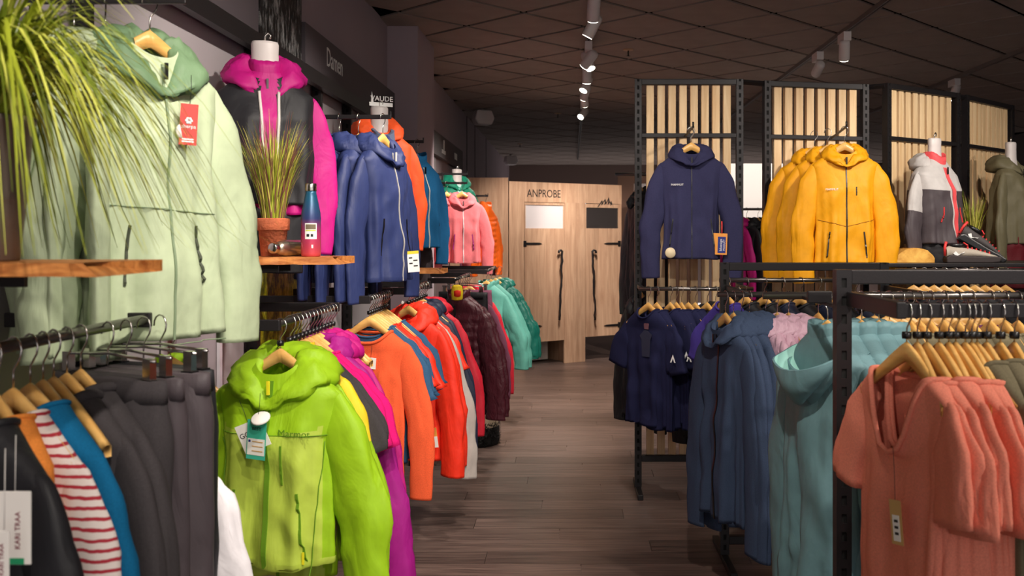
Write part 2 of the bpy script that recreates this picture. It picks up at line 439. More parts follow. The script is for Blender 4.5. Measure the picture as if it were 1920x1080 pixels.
pk = [(-0.14, 0), (-0.07, 0.085), (-0.055, 0.06), (-0.02, 0.105), (0.0, 0.055), (0.035, 0.125), (0.055, 0.05), (0.075, 0.08), (0.11, 0.0)]
for (xa, za), (xb, zb_) in zip(pk[:-1], pk[1:]):
    mt.prism([(bx + xa, bz + za), (bx + xb, bz + zb_), (bx + xb + 0.006, bz + zb_ - 0.012), (bx + xa + 0.006, bz + za - 0.012)], -0.002, 0.0)
for k in (1, 3, 5, 7):
    xa, za = pk[k]; mt.prism([(bx + xa, bz + za), (bx + xa + 0.018, bz + za*0.45), (bx + xa - 0.012, bz + za*0.2)], -0.0022, 0.0)
mt.build('mountain_emblem', M_print, fit)
# side wing of the cabin row, between wall and front
tag(bevel(MB().box((-1.44, 10.16*K, 0), (-0.745, 10.16*K + 0.03, 2.28)).build('oak_partition', M_oak)), 'oak partition board beside the fitting room, left of ANPROBE', 'partition')

# ------------------------------------------------------------------ ceiling fittings
def track(x, y0, y1, label):
    t = thing('lighting_track', label, 'track', (x, y0*K, CEIL - 0.03))
    L = (y1 - y0)*K
    MB().box((-0.018, 0, -0.005), (-0.006, L, 0.03)).box((0.006, 0, -0.005), (0.018, L, 0.03)).build('rail', M_track, t)
    MB().box((-0.006, 0, 0.012), (0.006, L, 0.03)).build('groove', M_slot, t)
track(0.15, -1.5, 18.5, 'ceiling lighting track above the aisle')
track(2.2, -1.0, 15, 'ceiling lighting track crossing above the slatted panels')
track(4.0, 1, 13, 'ceiling lighting track at the far right')
ad_me = MB().box((-0.03, -0.09, -0.075), (0.03, 0.09, -0.004)).mesh('adapter', M_lamp)
hd = MB().lathe([(0.001, -0.010), (0.040, -0.008), (0.043, 0.0), (0.043, 0.13), (0.038, 0.150), (0.02, 0.16)], 20)
hd_me = hd.mesh('lamp_head', M_lamp)
ln_me = MB().lathe([(0.0005, -0.0115), (0.037, -0.0112), (0.038, -0.0095)], 20).mesh('lens', M_glow)
arm_me = MB().tube([(0, 0, -0.075), (0, 0, -0.12)], 0.012, 8).mesh('arm', M_lamp)
for i, (tx, ty, gx, gy, gz, st) in enumerate(SPOTS):
    side = {0.15: 'aisle', 2.2: 'middle', 4.0: 'far right'}[tx]
    n_ = sorted([s_[1] for s_ in SPOTS if s_[0] == tx]).index(ty)
    t = thing('track_spotlight', f'white cylindrical spotlight, {ORD[n_]} from the camera on the {side} lighting track', 'spotlight', (tx, ty*K, CEIL - 0.03), 0, 'white track spotlights')
    put('adapter', ad_me, t); put('arm', arm_me, t)
    head = Vector((tx, ty*K, CEIL - 0.03 - 0.15)); d = (Vector((gx, gy*K, gz)) - head).normalized()
    q = (-d).to_track_quat('Z', 'Y')
    h = put('lamp_head', hd_me, t, (0, 0, -0.15)); h.rotation_mode = 'QUATERNION'; h.rotation_quaternion = q
    h.location = Vector((0, 0, -0.15)) - q @ Vector((0, 0, 0.06))
    put('lens', ln_me, h)
    L = bpy.data.lights.new('spot', 'SPOT'); L.energy = SPOT_W*st; L.color = (1.0, 0.90, 0.80)
    L.spot_size = R(62); L.spot_blend = 0.75; L.shadow_soft_size = 0.035
    lo = bpy.data.objects.new('spot', L); COL.objects.link(lo); lo.parent = t
    lo.location = Vector((0, 0, -0.15)) + d*0.085; lo.rotation_mode = 'QUATERNION'; lo.rotation_quaternion = q

for i, (px, py, yo) in enumerate(((905, 218, 11.2), (957, 299, 17.5))):
    p = U(px, py, yo); t = thing('ceiling_speaker', ('larger', 'smaller, farther')[i] + ' white speaker hung under the ceiling by the left wall', 'speaker', (p.x, p.y, CEIL))
    bd = MB().prism([(-0.13, -0.05), (-0.09, -0.115), (0.10, -0.115), (0.14, -0.03), (0.10, 0.075), (-0.10, 0.075)], -0.09, 0.09)
    o = bd.build('cabinet', M_lamp, t, (0, 0, p.z - CEIL), R(25)); bevel(o, 0.02, 3)
    MB().tube([(0, 0, 0), (0, 0, p.z - CEIL + 0.05)], 0.015, 8).build('bracket', M_lamp, t)
for i, (px, py, yo) in enumerate(((1178, 100, 7.6), (1046, 212, 11.6), (975, 272, 15.5))):
    p = U(px, py, yo); t = thing('sprinkler', ('nearest', 'middle', 'farthest')[i] + ' small ceiling sprinkler among the dark tiles', 'sprinkler', (p.x, p.y, CEIL))
    MB().lathe([(0.02, -0.012), (0.045, -0.008), (0.05, 0.0)], 16).build('rosette', mat('sprinkler_cream', (196, 160, 130), 0.5), t)
    MB().lathe([(0.02, -0.06), (0.006, -0.055), (0.006, -0.012)], 10).build('head', M_plastic, t)

# ------------------------------------------------------------------ hangers and garments
# local frame: origin = top of the hook on the rail, garment in the XZ plane, front towards -Y
def zs(x):
    a = abs(x) / 0.21
    return -0.095 - 0.160 * (a ** 1.12)

HALF = 0.166
def hanger_parts():
    wv, wf = [], []
    n = 26
    for i in range(n + 1):
        x = -HALF + 2 * HALF * i / n
        a = abs(x) / HALF
        top = zs(x) + 0.005; h = 0.046 * (1 - a) + 0.020 * a + (0.004 if a > 0.9 else 0)
        th = 0.0055 + 0.003 * a
        yb = -0.006 * a * a
        for (dy, dz) in ((-th, -h), (th, -h), (th * 1.0, -0.003), (0, 0), (-th * 1.0, -0.003)):
            wv.append((x, yb + dy, top + dz))
    m_ = 5
    for i in range(n):
        for k in range(m_): wf.append((i*m_+k, i*m_+(k+1) % m_, (i+1)*m_+(k+1) % m_, (i+1)*m_+k))
    wf += [tuple(range(m_)), tuple(n*m_+k for k in range(m_))[::-1]]
    wood = MB().add(wv, wf, True).mesh('shoulder_bar', M_hang)
    pts = [(0,0,-0.092), (0,0,-0.07), (0.001,0,-0.058), (0.010,0,-0.046), (0.0185,0,-0.034), (0.0215,0,-0.020), (0.017,0,-0.006), (0.008,0,0.0015), (-0.003,0,0.003), (-0.013,0,-0.002), (-0.0195,0,-0.012), (-0.021,0,-0.024)]
    hook = MB().tube(pts, 0.0021, 6).mesh('hook', M_chrome)
    ring = MB().lathe([(0.004, -0.008), (0.0105, -0.008), (0.0115, 0), (0.0105, 0.008), (0.004, 0.008)], 12, (0, 0, -0.076)).mesh('size_marker', M_plastic)
    bar = MB().tube([(-0.19, -0.015, zs(0.19) - 0.012), (0.19, -0.015, zs(0.19) - 0.012)], 0.005, 8).mesh('trouser_bar', M_hang)
    clipb = MB().tube([(-0.16, 0, -0.075), (0, 0, -0.066), (0.16, 0, -0.075)], 0.0035, 8).mesh('clip_bar', M_chrome)
    clip = MB().box((-0.012, -0.008, -0.125), (0.012, 0.008, -0.07)).mesh('clip', M_chrome)
    pad = MB().box((-0.016, -0.011, -0.145), (0.016, 0.011, -0.115)).mesh('clip_pad', M_plastic)
    return wood, hook, ring, bar, clipb, clip, pad
H_wood, H_hook, H_ring, H_bar, H_clipb, H_clip, H_pad = hanger_parts()

def hanger(loc, rz, label, group, ring=False, size=None):
    t = thing('wooden_hanger', label, 'hanger', loc, rz, group)
    put('shoulder_bar', H_wood, t); put('hook', H_hook, t)
    if ring:
        r_ = put('size_marker', H_ring, t)
        if size: text('size_print', size, 0.012, M_white, r_, (0, -0.0118, -0.076), depth=0.0003)
    return t

def clip_hanger(loc, rz, label, group):
    t = thing('clip_hanger', label, 'hanger', loc, rz, group)
    put('clip_bar', H_clipb, t); put('hook', H_hook, t)
    for s_ in (-0.14, 0.14):
        c = put('clip', H_clip, t, (s_, 0, 0)); put('clip_pad', H_pad, c)
    return t

def nz(x, y, z): return noise.noise(Vector((x, y, z)))

class Garment: pass
CACHE = {}

def torso(G, length=0.56, w_sh=0.188, w_ch=0.166, w_hem=0.165, d=0.055, d_hem=None, neck=0.068, ndrop=0.035, nexp=2.2, seed=0, fold=0.018, nf=6, puff=0, taper=0.0, curve_hem=0.0, wrinkle=1.0, gap=0.0, split=None, neck_d=0.05, back_only=False):
    d_hem = d_hem or d * 1.15
    n1, n2, N = 8, 40, 72
    lev = []
    for j in range(n1):
        f = j / (n1 - 1); ww = neck + (w_sh - neck) * f
        lev.append((ww, zs(ww) + 0.010 + 0.004*f, neck_d + (d * 0.72 - neck_d) * f, 0.0))
    zt = lev[-1][1]
    for j in range(1, n2 + 1):
        f = j / n2
        if f < 0.30: ww = w_sh + (w_ch - w_sh) * (f / 0.30) ** 0.7
        else: ww = w_ch + (w_hem - w_ch) * ((f - 0.30) / 0.70) - taper * math.sin(math.pi * (f - 0.30) / 0.70)
        dd = d * 0.72 + (d - d * 0.72) * min(1, f / 0.22) if f < 0.3 else d + (d_hem - d) * (f - 0.3) / 0.7
        lev.append((ww, zt - length * f, dd, f))
    rnd = random.Random(seed); ph = [rnd.uniform(0, 6.28) for _ in range(6)]
    vs = []
    for j, (ww, z, dd, f) in enumerate(lev):
        for k in range(N):
            a = 2 * math.pi * k / N - math.pi / 2
            c, s_ = math.cos(a), math.sin(a)
            x = ww * math.copysign(abs(c) ** 0.72, c); yy = dd * math.copysign(abs(s_) ** 0.85, s_)
            zz = z
            fr = max(0.0, -s_)
            depth_ = lev[0][1] - z
            zz -= ndrop * fr ** nexp * math.exp(-depth_ / (0.13 if ndrop < 0.12 else 0.22))
            zz -= 0.012 * max(0, s_) ** 2 * math.exp(-depth_ / 0.1)
            A = fold * 1.15 * (f ** 0.9)
            dr = A * (lambda q_: math.copysign(abs(q_)**1.6, q_))(math.sin(nf * a + ph[0] + 1.6 * nz(zz * 2.2, seed, 0.3))) + 0.45 * A * math.sin((nf * 2 + 1) * a + ph[1] + 2 * nz(zz * 3, seed, 4.1))
            w_ = wrinkle * 0.0135 * (0.25 + 0.75 * min(1, f * 3)) if j >= n1 - 2 else 0.003 * wrinkle
            # diagonal pulls that start at the armpits
            dg_ = nz(x * 7 + zz * 4.5 * (1 if x > 0 else -1), zz * 5.0, seed * 1.7) + 0.5 * nz(x * 16 - zz * 7, zz * 12, seed * 2.3)
            dr += w_ * (dg_ + 0.9*(0.35 - abs(nz(x*9 + zz*6*(1 if x > 0 else -1), zz*3.2 + 7, seed*0.9))))
            if puff and f > 0: dr += 0.016 * (abs(math.sin(math.pi * (zz + 0.01 * nz(x * 12, zz * 6, seed)) / puff)) ** 0.6) - 0.006
            nx, ny = c, s_
            x += nx * dr * 0.6; yy += ny * dr
            if curve_hem: zz += curve_hem * (abs(x) / w_hem) ** 2 * (f ** 6)
            zz += 0.006 * f ** 4 * nz(x * 9, yy * 9, seed + 5)
            vs.append(Vector((x, yy, zz)))
    nl = len(lev)
    fs, mi = [], []
    for j in range(nl - 1):
        for k in range(N):
            f4 = (j*N+k, j*N+(k+1) % N, (j+1)*N+(k+1) % N, (j+1)*N+k)
            c = (vs[f4[0]] + vs[f4[2]]) / 2
            fs.append(f4); mi.append(split(c, lev[j][3]) if split else 0)
    # hem returns inside
    base = (nl - 1) * N
    o = len(vs)
    for k in range(N): p = vs[base + k]; vs.append(Vector((p.x * 0.95, p.y * 0.88, p.z + 0.003)))
    for k in range(N): p = vs[base + k]; vs.append(Vector((p.x * 0.93, p.y * 0.8, p.z + 0.10)))
    for k in range(N):
        fs.append((base+k, base+(k+1) % N, o+(k+1) % N, o+k)); mi.append(mi[-N])
        fs.append((o+k, o+(k+1) % N, o+N+(k+1) % N, o+N+k)); mi.append(mi[-N])
    G.front = [v for i, v in enumerate(vs[:nl * N]) if (i % N) <= N * 0.27 or (i % N) >= N * 0.73]
    G.cols = [[vs[j*N + k] for j in range(nl)] for k in (0,)]
    G.grid = vs; G.N = N; G.nl = nl; G.lev = lev; G.n1 = n1
    G.zhem = lev[-1][1]
    mb = MB(); mb.v = [tuple(v) for v in vs]; mb.f = fs; mb.mi = mi; mb.sm = [True] * len(fs)
    return mb

def fpt(G, x, z, off=0.003):
    """point on the front of the cloth"""
    z -= 0.045
    best = sorted(((v.x - x) ** 2 + (v.z - z) ** 2, v.y) for v in G.front)[:4]
    ws = [1 / (b[0] + 1e-7) for b in best]
    return Vector((x, min(sum(a * b[1] for a, b in zip(ws, best)) / sum(ws), min(b[1] for b in best[:2])) - off, z))

def fline(G, x0, z0, x1, z1, n=14, off=0.002):
    return [fpt(G, x0 + (x1-x0)*i/n, z0 + (z1-z0)*i/n, off) for i in range(n + 1)]

def sleeve(side, length=0.58, r0=0.078, r1=0.052, out=0.05, fwd=-0.01, seed=0, w_sh=0.188, short=False, puff=0, split=None, bend=0.02, flat=0.50):
    zt = zs(w_sh)
    zi = zs(w_sh - 0.06)
    if short:
        P = [Vector((w_sh - 0.065, 0, zi - 0.034)), Vector((w_sh - 0.025, 0, zs(w_sh - 0.025) - 0.040)), Vector((w_sh + 0.010, fwd*0.5, zt - 0.095)), Vector((w_sh + 0.012 + out*0.6, fwd, zt - length))]
        Rr = [0.030, 0.045, r0*0.86, r0*0.92]
    else:
        P = [Vector((w_sh - 0.065, 0, zi - 0.036)), Vector((w_sh - 0.025, 0, zs(w_sh - 0.025) - 0.042)), Vector((w_sh + 0.006, 0, zt - 0.12)), Vector((w_sh + 0.014 + out*0.5 + bend*0.5, fwd*0.4, zt - length*0.52)), Vector((w_sh + 0.010 + out*0.85, fwd, zt - length*0.8)), Vector((w_sh + out*0.95, fwd, zt - length))]
        Rr = [0.028, 0.046, r0*0.80, (r0 + r1)*0.48, r1*1.04, r1]
    n = 16 if short else 34
    pts, rs = [], []
    m_ = len(P) - 1
    for i in range(n + 1):
        t = i / n * m_; k = min(int(t), m_ - 1); u = t - k
        p0, p1, p2, p3 = P[max(k-1, 0)], P[k], P[k+1], P[min(k+2, m_)]
        pts.append(0.5 * ((2*p1) + (p2-p0)*u + (2*p0-5*p1+4*p2-p3)*u*u + (3*p1-p0-3*p2+p3)*u**3))
        rs.append(Rr[k] + (Rr[k+1] - Rr[k]) * (u*u*(3-2*u)))
    N = 26; vs = []
    for i, p in enumerate(pts):
        t = (pts[min(i+1, n)] - pts[max(i-1, 0)]).normalized()
        A = t.cross(Vector((0, 1, 0))).normalized(); B = A.cross(t).normalized()
        f = i / n
        for k in range(N):
            a = 2 * math.pi * k / N
            q = nz(math.cos(a)*1.3 + i*0.16*math.sin(a+1), i * 0.30, seed * 3.1 + side) * 0.17 + 0.07 * math.sin(i*0.95 + 2.4*math.cos(a) + seed)
            amp = (0.10 + 0.9 * math.exp(-((f - 0.6)/0.22)**2)) if not short else 0.35 + 0.8*f
            r = rs[i] * (1 + q * amp * 1.1 + 0.10*f*math.sin(3*a + seed + 2*f) + (0.10 * nz(a*1.2 if a < 3.14 else (6.28-a)*1.2, seed, f*1.5)))
            r += rs[i]*0.16*amp*(0.3 - abs(nz(i*0.42 + 1.7*math.sin(a + side), math.cos(a)*1.1, seed*0.7 + 9)))
            if puff: r += 0.011 * abs(math.sin(math.pi * (p.z + 0.012*math.cos(a)) / puff)) ** 0.6 - 0.004
            fl = flat
            vs.append(p + A * math.cos(a) * r + B * math.sin(a) * r * fl)
    fs = [(i*N+k, i*N+(k+1) % N, (i+1)*N+(k+1) % N, (i+1)*N+k) for i in range(n) for k in range(N)]
    mi = [split(i / n) if split else 0 for i in range(n) for k in range(N)]
    # cuff thickness and dark inside
    o = len(vs); c = pts[-1]
    for k in range(N): vs.append(c + (vs[n*N+k] - c) * 0.88)
    c2 = pts[-3]
    for k in range(N): vs.append(c2 + (vs[(n-2)*N+k] - c2) * 0.8)
    for k in range(N):
        fs.append((n*N+k, n*N+(k+1) % N, o+(k+1) % N, o+k)); mi.append(mi[-1])
        fs.append((o+k, o+(k+1) % N, o+N+(k+1) % N, o+N+k)); mi.append(mi[-1])
    fs.append(tuple(o+N+k for k in range(N))); mi.append(mi[-1])
    fs.append(tuple(range(N))[::-1]); mi.append(mi[0])
    if side < 0:
        vs = [Vector((-v.x, v.y, v.z)) for v in vs]; fs = [f[::-1] for f in fs]
    mb = MB(); mb.v = [tuple(v) for v in vs]; mb.f = fs; mb.mi = mi; mb.sm = [True]*len(fs)
    return mb

def hood(seed=0, big=1.0, rise=0.0, front=0.06):
    """soft hood folded round the neck opening"""
    N, Mm = 56, 18; vs = []
    for i in range(N):
        th = 2*math.pi*i/N; c, s_ = math.cos(th), math.sin(th)
        fr = max(0, -s_); bk = max(0, s_)
        sd = abs(c)
        cx = (0.086 + 0.016*big*bk) * c * (0.75 + 0.25*big); cy = (0.066 if s_ < 0 else 0.062 + 0.030*bk) * s_
        cz = zs(0.09) + 0.008 + rise - front*fr**1.25 + 0.006*bk
        ntc = max(0.0, fr - 0.88)/0.12
        sc = 1.0 - 0.36*fr**1.8 - 0.30*ntc**1.5; cz -= 0.022*big*ntc**1.3
        hv = (0.032 + 0.012*bk)*big*sc; hh = (0.019 + 0.024*bk + 0.010*sd)*big*sc
        nrm = Vector((c, s_, 0))
        for k in range(Mm):
            a = 2*math.pi*k/Mm
            u = math.cos(a); v = math.sin(a)
            q = nz(th*2.0*math.cos(a*0.5) + seed, a*1.1 + 2*math.sin(th*2), seed*1.3) * 0.012*big + 0.004*math.sin(th*7 + 3*math.sin(a) + seed)
            p = Vector((cx, cy, cz)) + nrm * ((hh + q)*u + 0.024*big*sc*(-v if v < 0 else -v*0.75)) + Vector((0, 0, (hv + q)*v))
            vs.append(p)
    fs = [(i*Mm+k, ((i+1) % N)*Mm+k, ((i+1) % N)*Mm+(k+1) % Mm, i*Mm+(k+1) % Mm) for i in range(N) for k in range(Mm)]
    return MB().add(vs, fs, True)

def droop_hood(seed=0):
    """hood hanging down the back like an open bowl: outer shell and lining"""
    def shell(sc):
        N, Mm = 36, 14; vs = []
        for j in range(Mm + 1):
            v = j / Mm
            for i in range(N):
                th = 2*math.pi*i/N; c, s_ = math.cos(th), math.sin(th)
                r = math.sin(math.pi*(0.08 + 0.47*(1-v)))*(1.0) if v > 0 else 1.0
                r = math.cos(v*math.pi/2*0.96)**0.6
                x = 0.135*c*r*sc; yy = 0.075 + 0.095*s_*r*sc + 0.02*v
                z = zs(0.08) - 0.01 - 0.045*(1 + s_)*0.9*(1-v) - 0.20*v*(0.55 + 0.45*(0.5+0.5*s_)) + (1-sc)*0.03
                q = nz(x*14, yy*14, z*9 + seed)*0.016
                vs.append(Vector((x*(1+q*3), yy + q, z + q*0.6)))
        fs = [(j*N+i, j*N+(i+1) % N, (j+1)*N+(i+1) % N, (j+1)*N+i) for j in range(Mm) for i in range(N)]
        fs.append(tuple(Mm*N+i for i in range(N))[::-1])
        return vs, fs
    mb = MB(); a, f = shell(1.0); mb.add(a, f, True, 0)
    b, f2 = shell(0.94); mb.add(b, [g[::-1] for g in f2], True, 1)
    N = 36
    mb.add(a[:N] + b[:N], [(i, (i+1) % N, N+(i+1) % N, N+i) for i in range(N)], True, 0)
    return mb

def collar(G, h=0.04, seed=0, gap=0.0, flare=1.0, th=0.004):
    """stand collar growing from the neck ring"""
    N = G.N; ring = G.grid[:N]
    vs = []
    for r_, dz in ((1.0, -0.012), (1.03*flare, h*0.5), (1.0*flare, h), (0.95*flare, h - 0.002), (0.93, h*0.4), (0.9, -0.03)):
        for k in range(N):
            p = ring[k]
            vs.append(Vector((p.x*r_, p.y*r_, p.z + dz + 0.004*nz(k*0.4, seed, dz*30))))
    fs = [(j*N+k, j*N+(k+1) % N, (j+1)*N+(k+1) % N, (j+1)*N+k) for j in range(5) for k in range(N)]
    return MB().add(vs, fs, True)

def neckband(G, r=0.006):
    N = G.N; ring = G.grid[:N]
    return MB().tube([ring[k] for k in range(0, N, 2)] + [ring[0], ring[2]], r, 6, caps=False)

def ribbon(pts, wdt, up=Vector((0, -1, 0)), th=0.0015, mi=0):
    mb = MB(); vs = []
    for i, p in enumerate(pts):
        t = (pts[min(i+1, len(pts)-1)] - pts[max(i-1, 0)]).normalized(); s_ = t.cross(up).normalized() * wdt/2
        vs += [p - s_, p + s_, p + s_ - up*0.004, p - s_ - up*0.004]
    n = len(pts)
    fs = [(i*4+k, i*4+(k+1) % 4, (i+1)*4+(k+1) % 4, (i+1)*4+k) for i in range(n-1) for k in range(4)] + [(0, 1, 2, 3), tuple((n-1)*4+k for k in (3, 2, 1, 0))]
    return mb.add(vs, fs, False, mi)

# design = list of (part name, mesh, child index or None)
def design(key, kind, mats, seed=0, **kw):
    """kinds: jacket (hood, zip), collar_jacket, shell, sweater, tee, vest, puffer"""
    if key in CACHE: return CACHE[key]
    G = Garment(); parts = []
    L = kw.get('length', 0.56); short = kw.get('short', False); puff = kw.get('puff', 0)
    L -= 0.04
    tor = dict(length=L, seed=seed, puff=puff)
    for a in ('w_sh', 'w_ch', 'w_hem', 'd', 'd_hem', 'neck', 'ndrop', 'nexp', 'fold', 'nf', 'taper', 'curve_hem', 'wrinkle', 'split', 'neck_d'):
        if a in kw: tor[a] = kw[a]
    parts.append(('body', torso(G, **tor).mesh('body', mats)))
    sm = kw.get('sleeve_mats', mats)
    if not kw.get('sleeveless'):
        for s_ in (-1, 1):
            parts.append(('sleeve', sleeve(s_, kw.get('sl', 0.20 if short else 0.60), kw.get('r0', 0.082 if short else 0.076), kw.get('r1', 0.05), kw.get('out', 0.05), kw.get('fwd', -0.01), seed + s_, kw.get('w_sh', 0.188), short, puff, kw.get('sleeve_split'), flat=kw.get('flat', 0.50)).mesh('sleeve', sm)))
    hm = kw.get('hood_mat', mats[-1] if isinstance(mats, (list, tuple)) and kw.get('hood_last') else (mats[0] if isinstance(mats, (list, tuple)) else mats))
    if kw.get('hood'): parts.append(('hood', hood(seed, kw.get('hood'), kw.get('rise', 0.0), kw.get('hfront', 0.06)).mesh('hood', hm)))
    if kw.get('droop'): parts.append(('hood', droop_hood(seed).mesh('hood', kw['droop'])))
    if kw.get('collar'): parts.append(('collar', collar(G, kw['collar'], seed).mesh('collar', kw.get('collar_mat', hm))))
    if kw.get('neckband'): parts.append(('neckband', neckband(G, kw['neckband']).mesh('neckband', kw.get('band_mat', hm))))
    if kw.get('zip'):
        col = G.cols[0]; pts = [Vector((p.x, p.y - 0.0035, p.z)) for p in col[2:]]
        parts.append(('zip', ribbon(pts, kw.get('zip_w', 0.010)).mesh('zip', kw['zip'])))
        top = pts[1]
        parts.append(('zip_pull', MB().box((top.x - 0.004, top.y - 0.018, top.z - 0.03), (top.x + 0.004, top.y - 0.012, top.z + 0.012)).mesh('zip_pull', kw.get('pull', M_plastic))))
    if kw.get('pockets'):
        x, za, zb = kw['pockets']
        for s_ in (-1, 1):
            parts.append(('pocket_zip', ribbon(fline(G, s_*x*0.92, za, s_*x*1.08, zb), kw.get('pocket_w', 0.007)).mesh('pocket_zip', kw.get('pocket_mat', M_plastic))))
            p = fpt(G, s_*x*1.06, zb + 0.02, 0.006)
            if kw.get('pocket_pull'): parts.append(('zip_pull', MB().box((p.x - 0.003, p.y - 0.004, p.z - 0.024), (p.x + 0.003, p.y, p.z + 0.012)).mesh('zip_pull', kw['pocket_pull'])))
    if kw.get('chest_zip'):
        x, za, zb = kw['chest_zip']
        parts.append(('pocket_zip', ribbon(fline(G, x, za, x, zb), 0.006).mesh('pocket_zip', kw.get('pocket_mat', M_plastic))))
    if kw.get('seams'):
        for (x0, z0, x1, z1) in kw['seams']:
            parts.append(('seam', MB().tube(fline(G, x0, z0, x1, z1, 16, 0.0006), kw.get('seam_r', 0.0016), 5).mesh('seam', kw['seam_mat'])))
    if kw.get('hem'):
        N = G.N; j = G.nl - 2
        ring = [G.grid[j*N + k] * 1.0 for k in range(0, N)]
        mb = MB(); vs = []
        for z_, r_ in ((0.004, 1.012), (-0.012, 1.014), (-0.018, 0.99)):
            for p in ring: vs.append(Vector((p.x*r_, p.y*r_, p.z + z_)))
        mb.add(vs, [(a*N+k, a*N+(k+1) % N, (a+1)*N+(k+1) % N, (a+1)*N+k) for a in range(2) for k in range(N)], True)
        parts.append(('hem_band', mb.mesh('hem_band', kw['hem'])))
    CACHE[key] = (G, parts)
    return CACHE[key]

def wear(name, dsg, label, cat, loc, rz, group=None, scale=None):
    G, parts = dsg
    t = thing(name, label, cat, loc, rz, group)
    if scale: t.scale = scale
    for n_, me in parts: put(n_, me, t)
    return t

def legs_design(key, m_, length=0.9, w=0.19, d=0.035, seed=0, band=None, short=False):
    if key in CACHE: return CACHE[key]
    mb = MB(); N = 40
    def loops(path, rx, ry, ph, damp):
        vs = []
        for i, p in enumerate(path):
            g = damp(i/(len(path) - 1))
            for k in range(N):
                a = 2*math.pi*k/N; f = i/len(path)
                q = g*(0.013*nz(math.cos(a)*2 + ph, p[2]*5, seed) + 0.011*f*math.sin(4*a + ph + 2*nz(p[2]*3, ph, 0)))
                vs.append(Vector((p[0] + (rx[i] + q)*math.copysign(abs(math.cos(a))**0.8, math.cos(a)), p[1] + (ry[i] + q)*math.sin(a), p[2])))
        return vs, [(i*N+k, i*N+(k+1) % N, (i+1)*N+(k+1) % N, (i+1)*N+k) for i in range(len(path)-1) for k in range(N)]
    z0 = -0.12
    n = 44; crotch = min(0.24, length*0.55); vs = []; NN = 72
    for i in range(n + 1):
        f = i/n; z = z0 - length*f; dep = length*f
        pin = min(1.0, max(0.0, (dep - crotch*0.55)/(crotch*0.55)))**1.3 * 0.96
        ww = w + 0.006*min(1, f*6) - 0.022*max(0, f - 0.3); dd = d + 0.028*min(1, dep/0.12) - 0.008*f
        g = min(1, dep/0.05)
        for k in range(NN):
            a = 2*math.pi*k/NN; c, s_ = math.cos(a), math.sin(a)
            x = ww*math.copysign(abs(c)**0.75, c)
            q = g*(0.014*nz(c*2.2 + seed, z*5, seed) + 0.010*f*math.sin(6*a + seed + 2*nz(z*3, seed, 0)) + 0.010*(0.3 - abs(nz(x*11 + z*5, z*4, seed + 3))))
            yy = (dd + q)*math.copysign(abs(s_)**0.8, s_)*(1 - pin*math.exp(-(x/0.030)**2))
            vs.append(Vector((x + q*c, yy, z)))
    fs = [(i*NN+k, i*NN+(k+1) % NN, (i+1)*NN+(k+1) % NN, (i+1)*NN+k) for i in range(n) for k in range(NN)]
    fs += [tuple(range(NN))[::-1], tuple(n*NN+k for k in range(NN))]
    mb.add(vs, fs, True)
    parts = [('legs', mb.mesh('legs', m_))]
    mb2 = MB(); path = [(0, 0, z0 + 0.004), (0, 0, z0 - 0.02), (0, 0, z0 - 0.042)]
    v, f = loops(path, [w + 0.004]*3, [d + 0.004, d + 0.010, d + 0.014], seed, lambda t: 0)
    f += [tuple(range(N))[::-1], tuple(2*N + k for k in range(N))]; mb2.add(v, f, True)
    parts.append(('waistband', mb2.mesh('waistband', band or m_)))
    CACHE[key] = (None, parts)
    return CACHE[key]

def hangtag(parent, loc, wdt, hgt, m_, rz=0, tilt=0, lines=None, string=0.06, th=0.0012, name='hang_tag'):
    """paper tag hanging below loc (local to the garment)"""
    loc = Vector(loc)
    o = MB().box((-wdt/2, -th/2, -hgt), (wdt/2, th/2, 0)).build(name, m_, parent, loc)
    o.rotation_euler = (0, tilt, rz)
    if string: MB().tube([(0, 0.001, -0.006), (0.002, 0.004, string*0.5), (0, 0.008, string)], 0.0008, 4).build('string', M_plastic, o)
    return o
# ------------------------------------------------------------------ cloth colours
F = lambda n, c, k='shell': fabric('cloth_' + n, c, k)
lime = F('lime', (148, 190, 24)); lime2 = F('lime_light', (178, 200, 74)); limed = mat('lime_seam', (96, 140, 14), 0.7)
sage = F('sage', (178, 192, 158)); saged = mat('sage_seam', (120, 138, 108), 0.7); sage_in = F('sage_lining', (104, 132, 98))
navy = F('navy', (40, 51, 96)); navyd = F('navy_deep', (34, 36, 66), 'knit'); navyh = F('navy_hoodie', (52, 52, 82), 'knit')
magenta = F('magenta', (178, 16, 116)); pink = F('hot_pink', (226, 30, 120), 'knit'); berry = F('berry', (160, 24, 128))
blackc = F('black', (30, 30, 34)); charc = F('charcoal', (66, 62, 64), 'knit'); char2 = F('charcoal_shell', (72, 64, 68))
orange = F('orange', (246, 92, 40)); coral = F('coral_knit', (226, 92, 54), 'knit'); red = F('red_orange', (236, 50, 26)); crimson = F('crimson', (196, 30, 50))
lgrey = F('light_grey', (176, 168, 162)); dnavy = F('dark_navy', (30, 36, 58)); steelb = F('steel_blue', (52, 86, 118), 'knit'); ocean = F('ocean_fleece', (34, 98, 146), 'knit')
maroon = F('maroon', (74, 24, 36), 'puff'); mauve = F('mauve', (120, 72, 92), 'knit'); tealg = F('teal_green', (92, 164, 150)); pine = F('pine_green', (22, 110, 96), 'puff')
rose = F('rose_fleece', (226, 120, 126), 'knit'); emer = F('emerald', (20, 130, 102)); pufo = F('orange_puffer', (246, 104, 24), 'puff')
must = F('mustard', (232, 160, 12)); graym = F('mannequin_grey', (188, 184, 182)); coralz = F('coral_collar', (226, 84, 88)); olive = F('olive', (104, 98, 74)); wine = F('wine', (96, 18, 28))
slate = F('slate_knit', (66, 80, 106), 'knit'); lilac = F('lilac', (210, 172, 190), 'puff'); tealj = F('teal_rain', (104, 140, 146)); mint = F('mint_lining', (168, 222, 212))
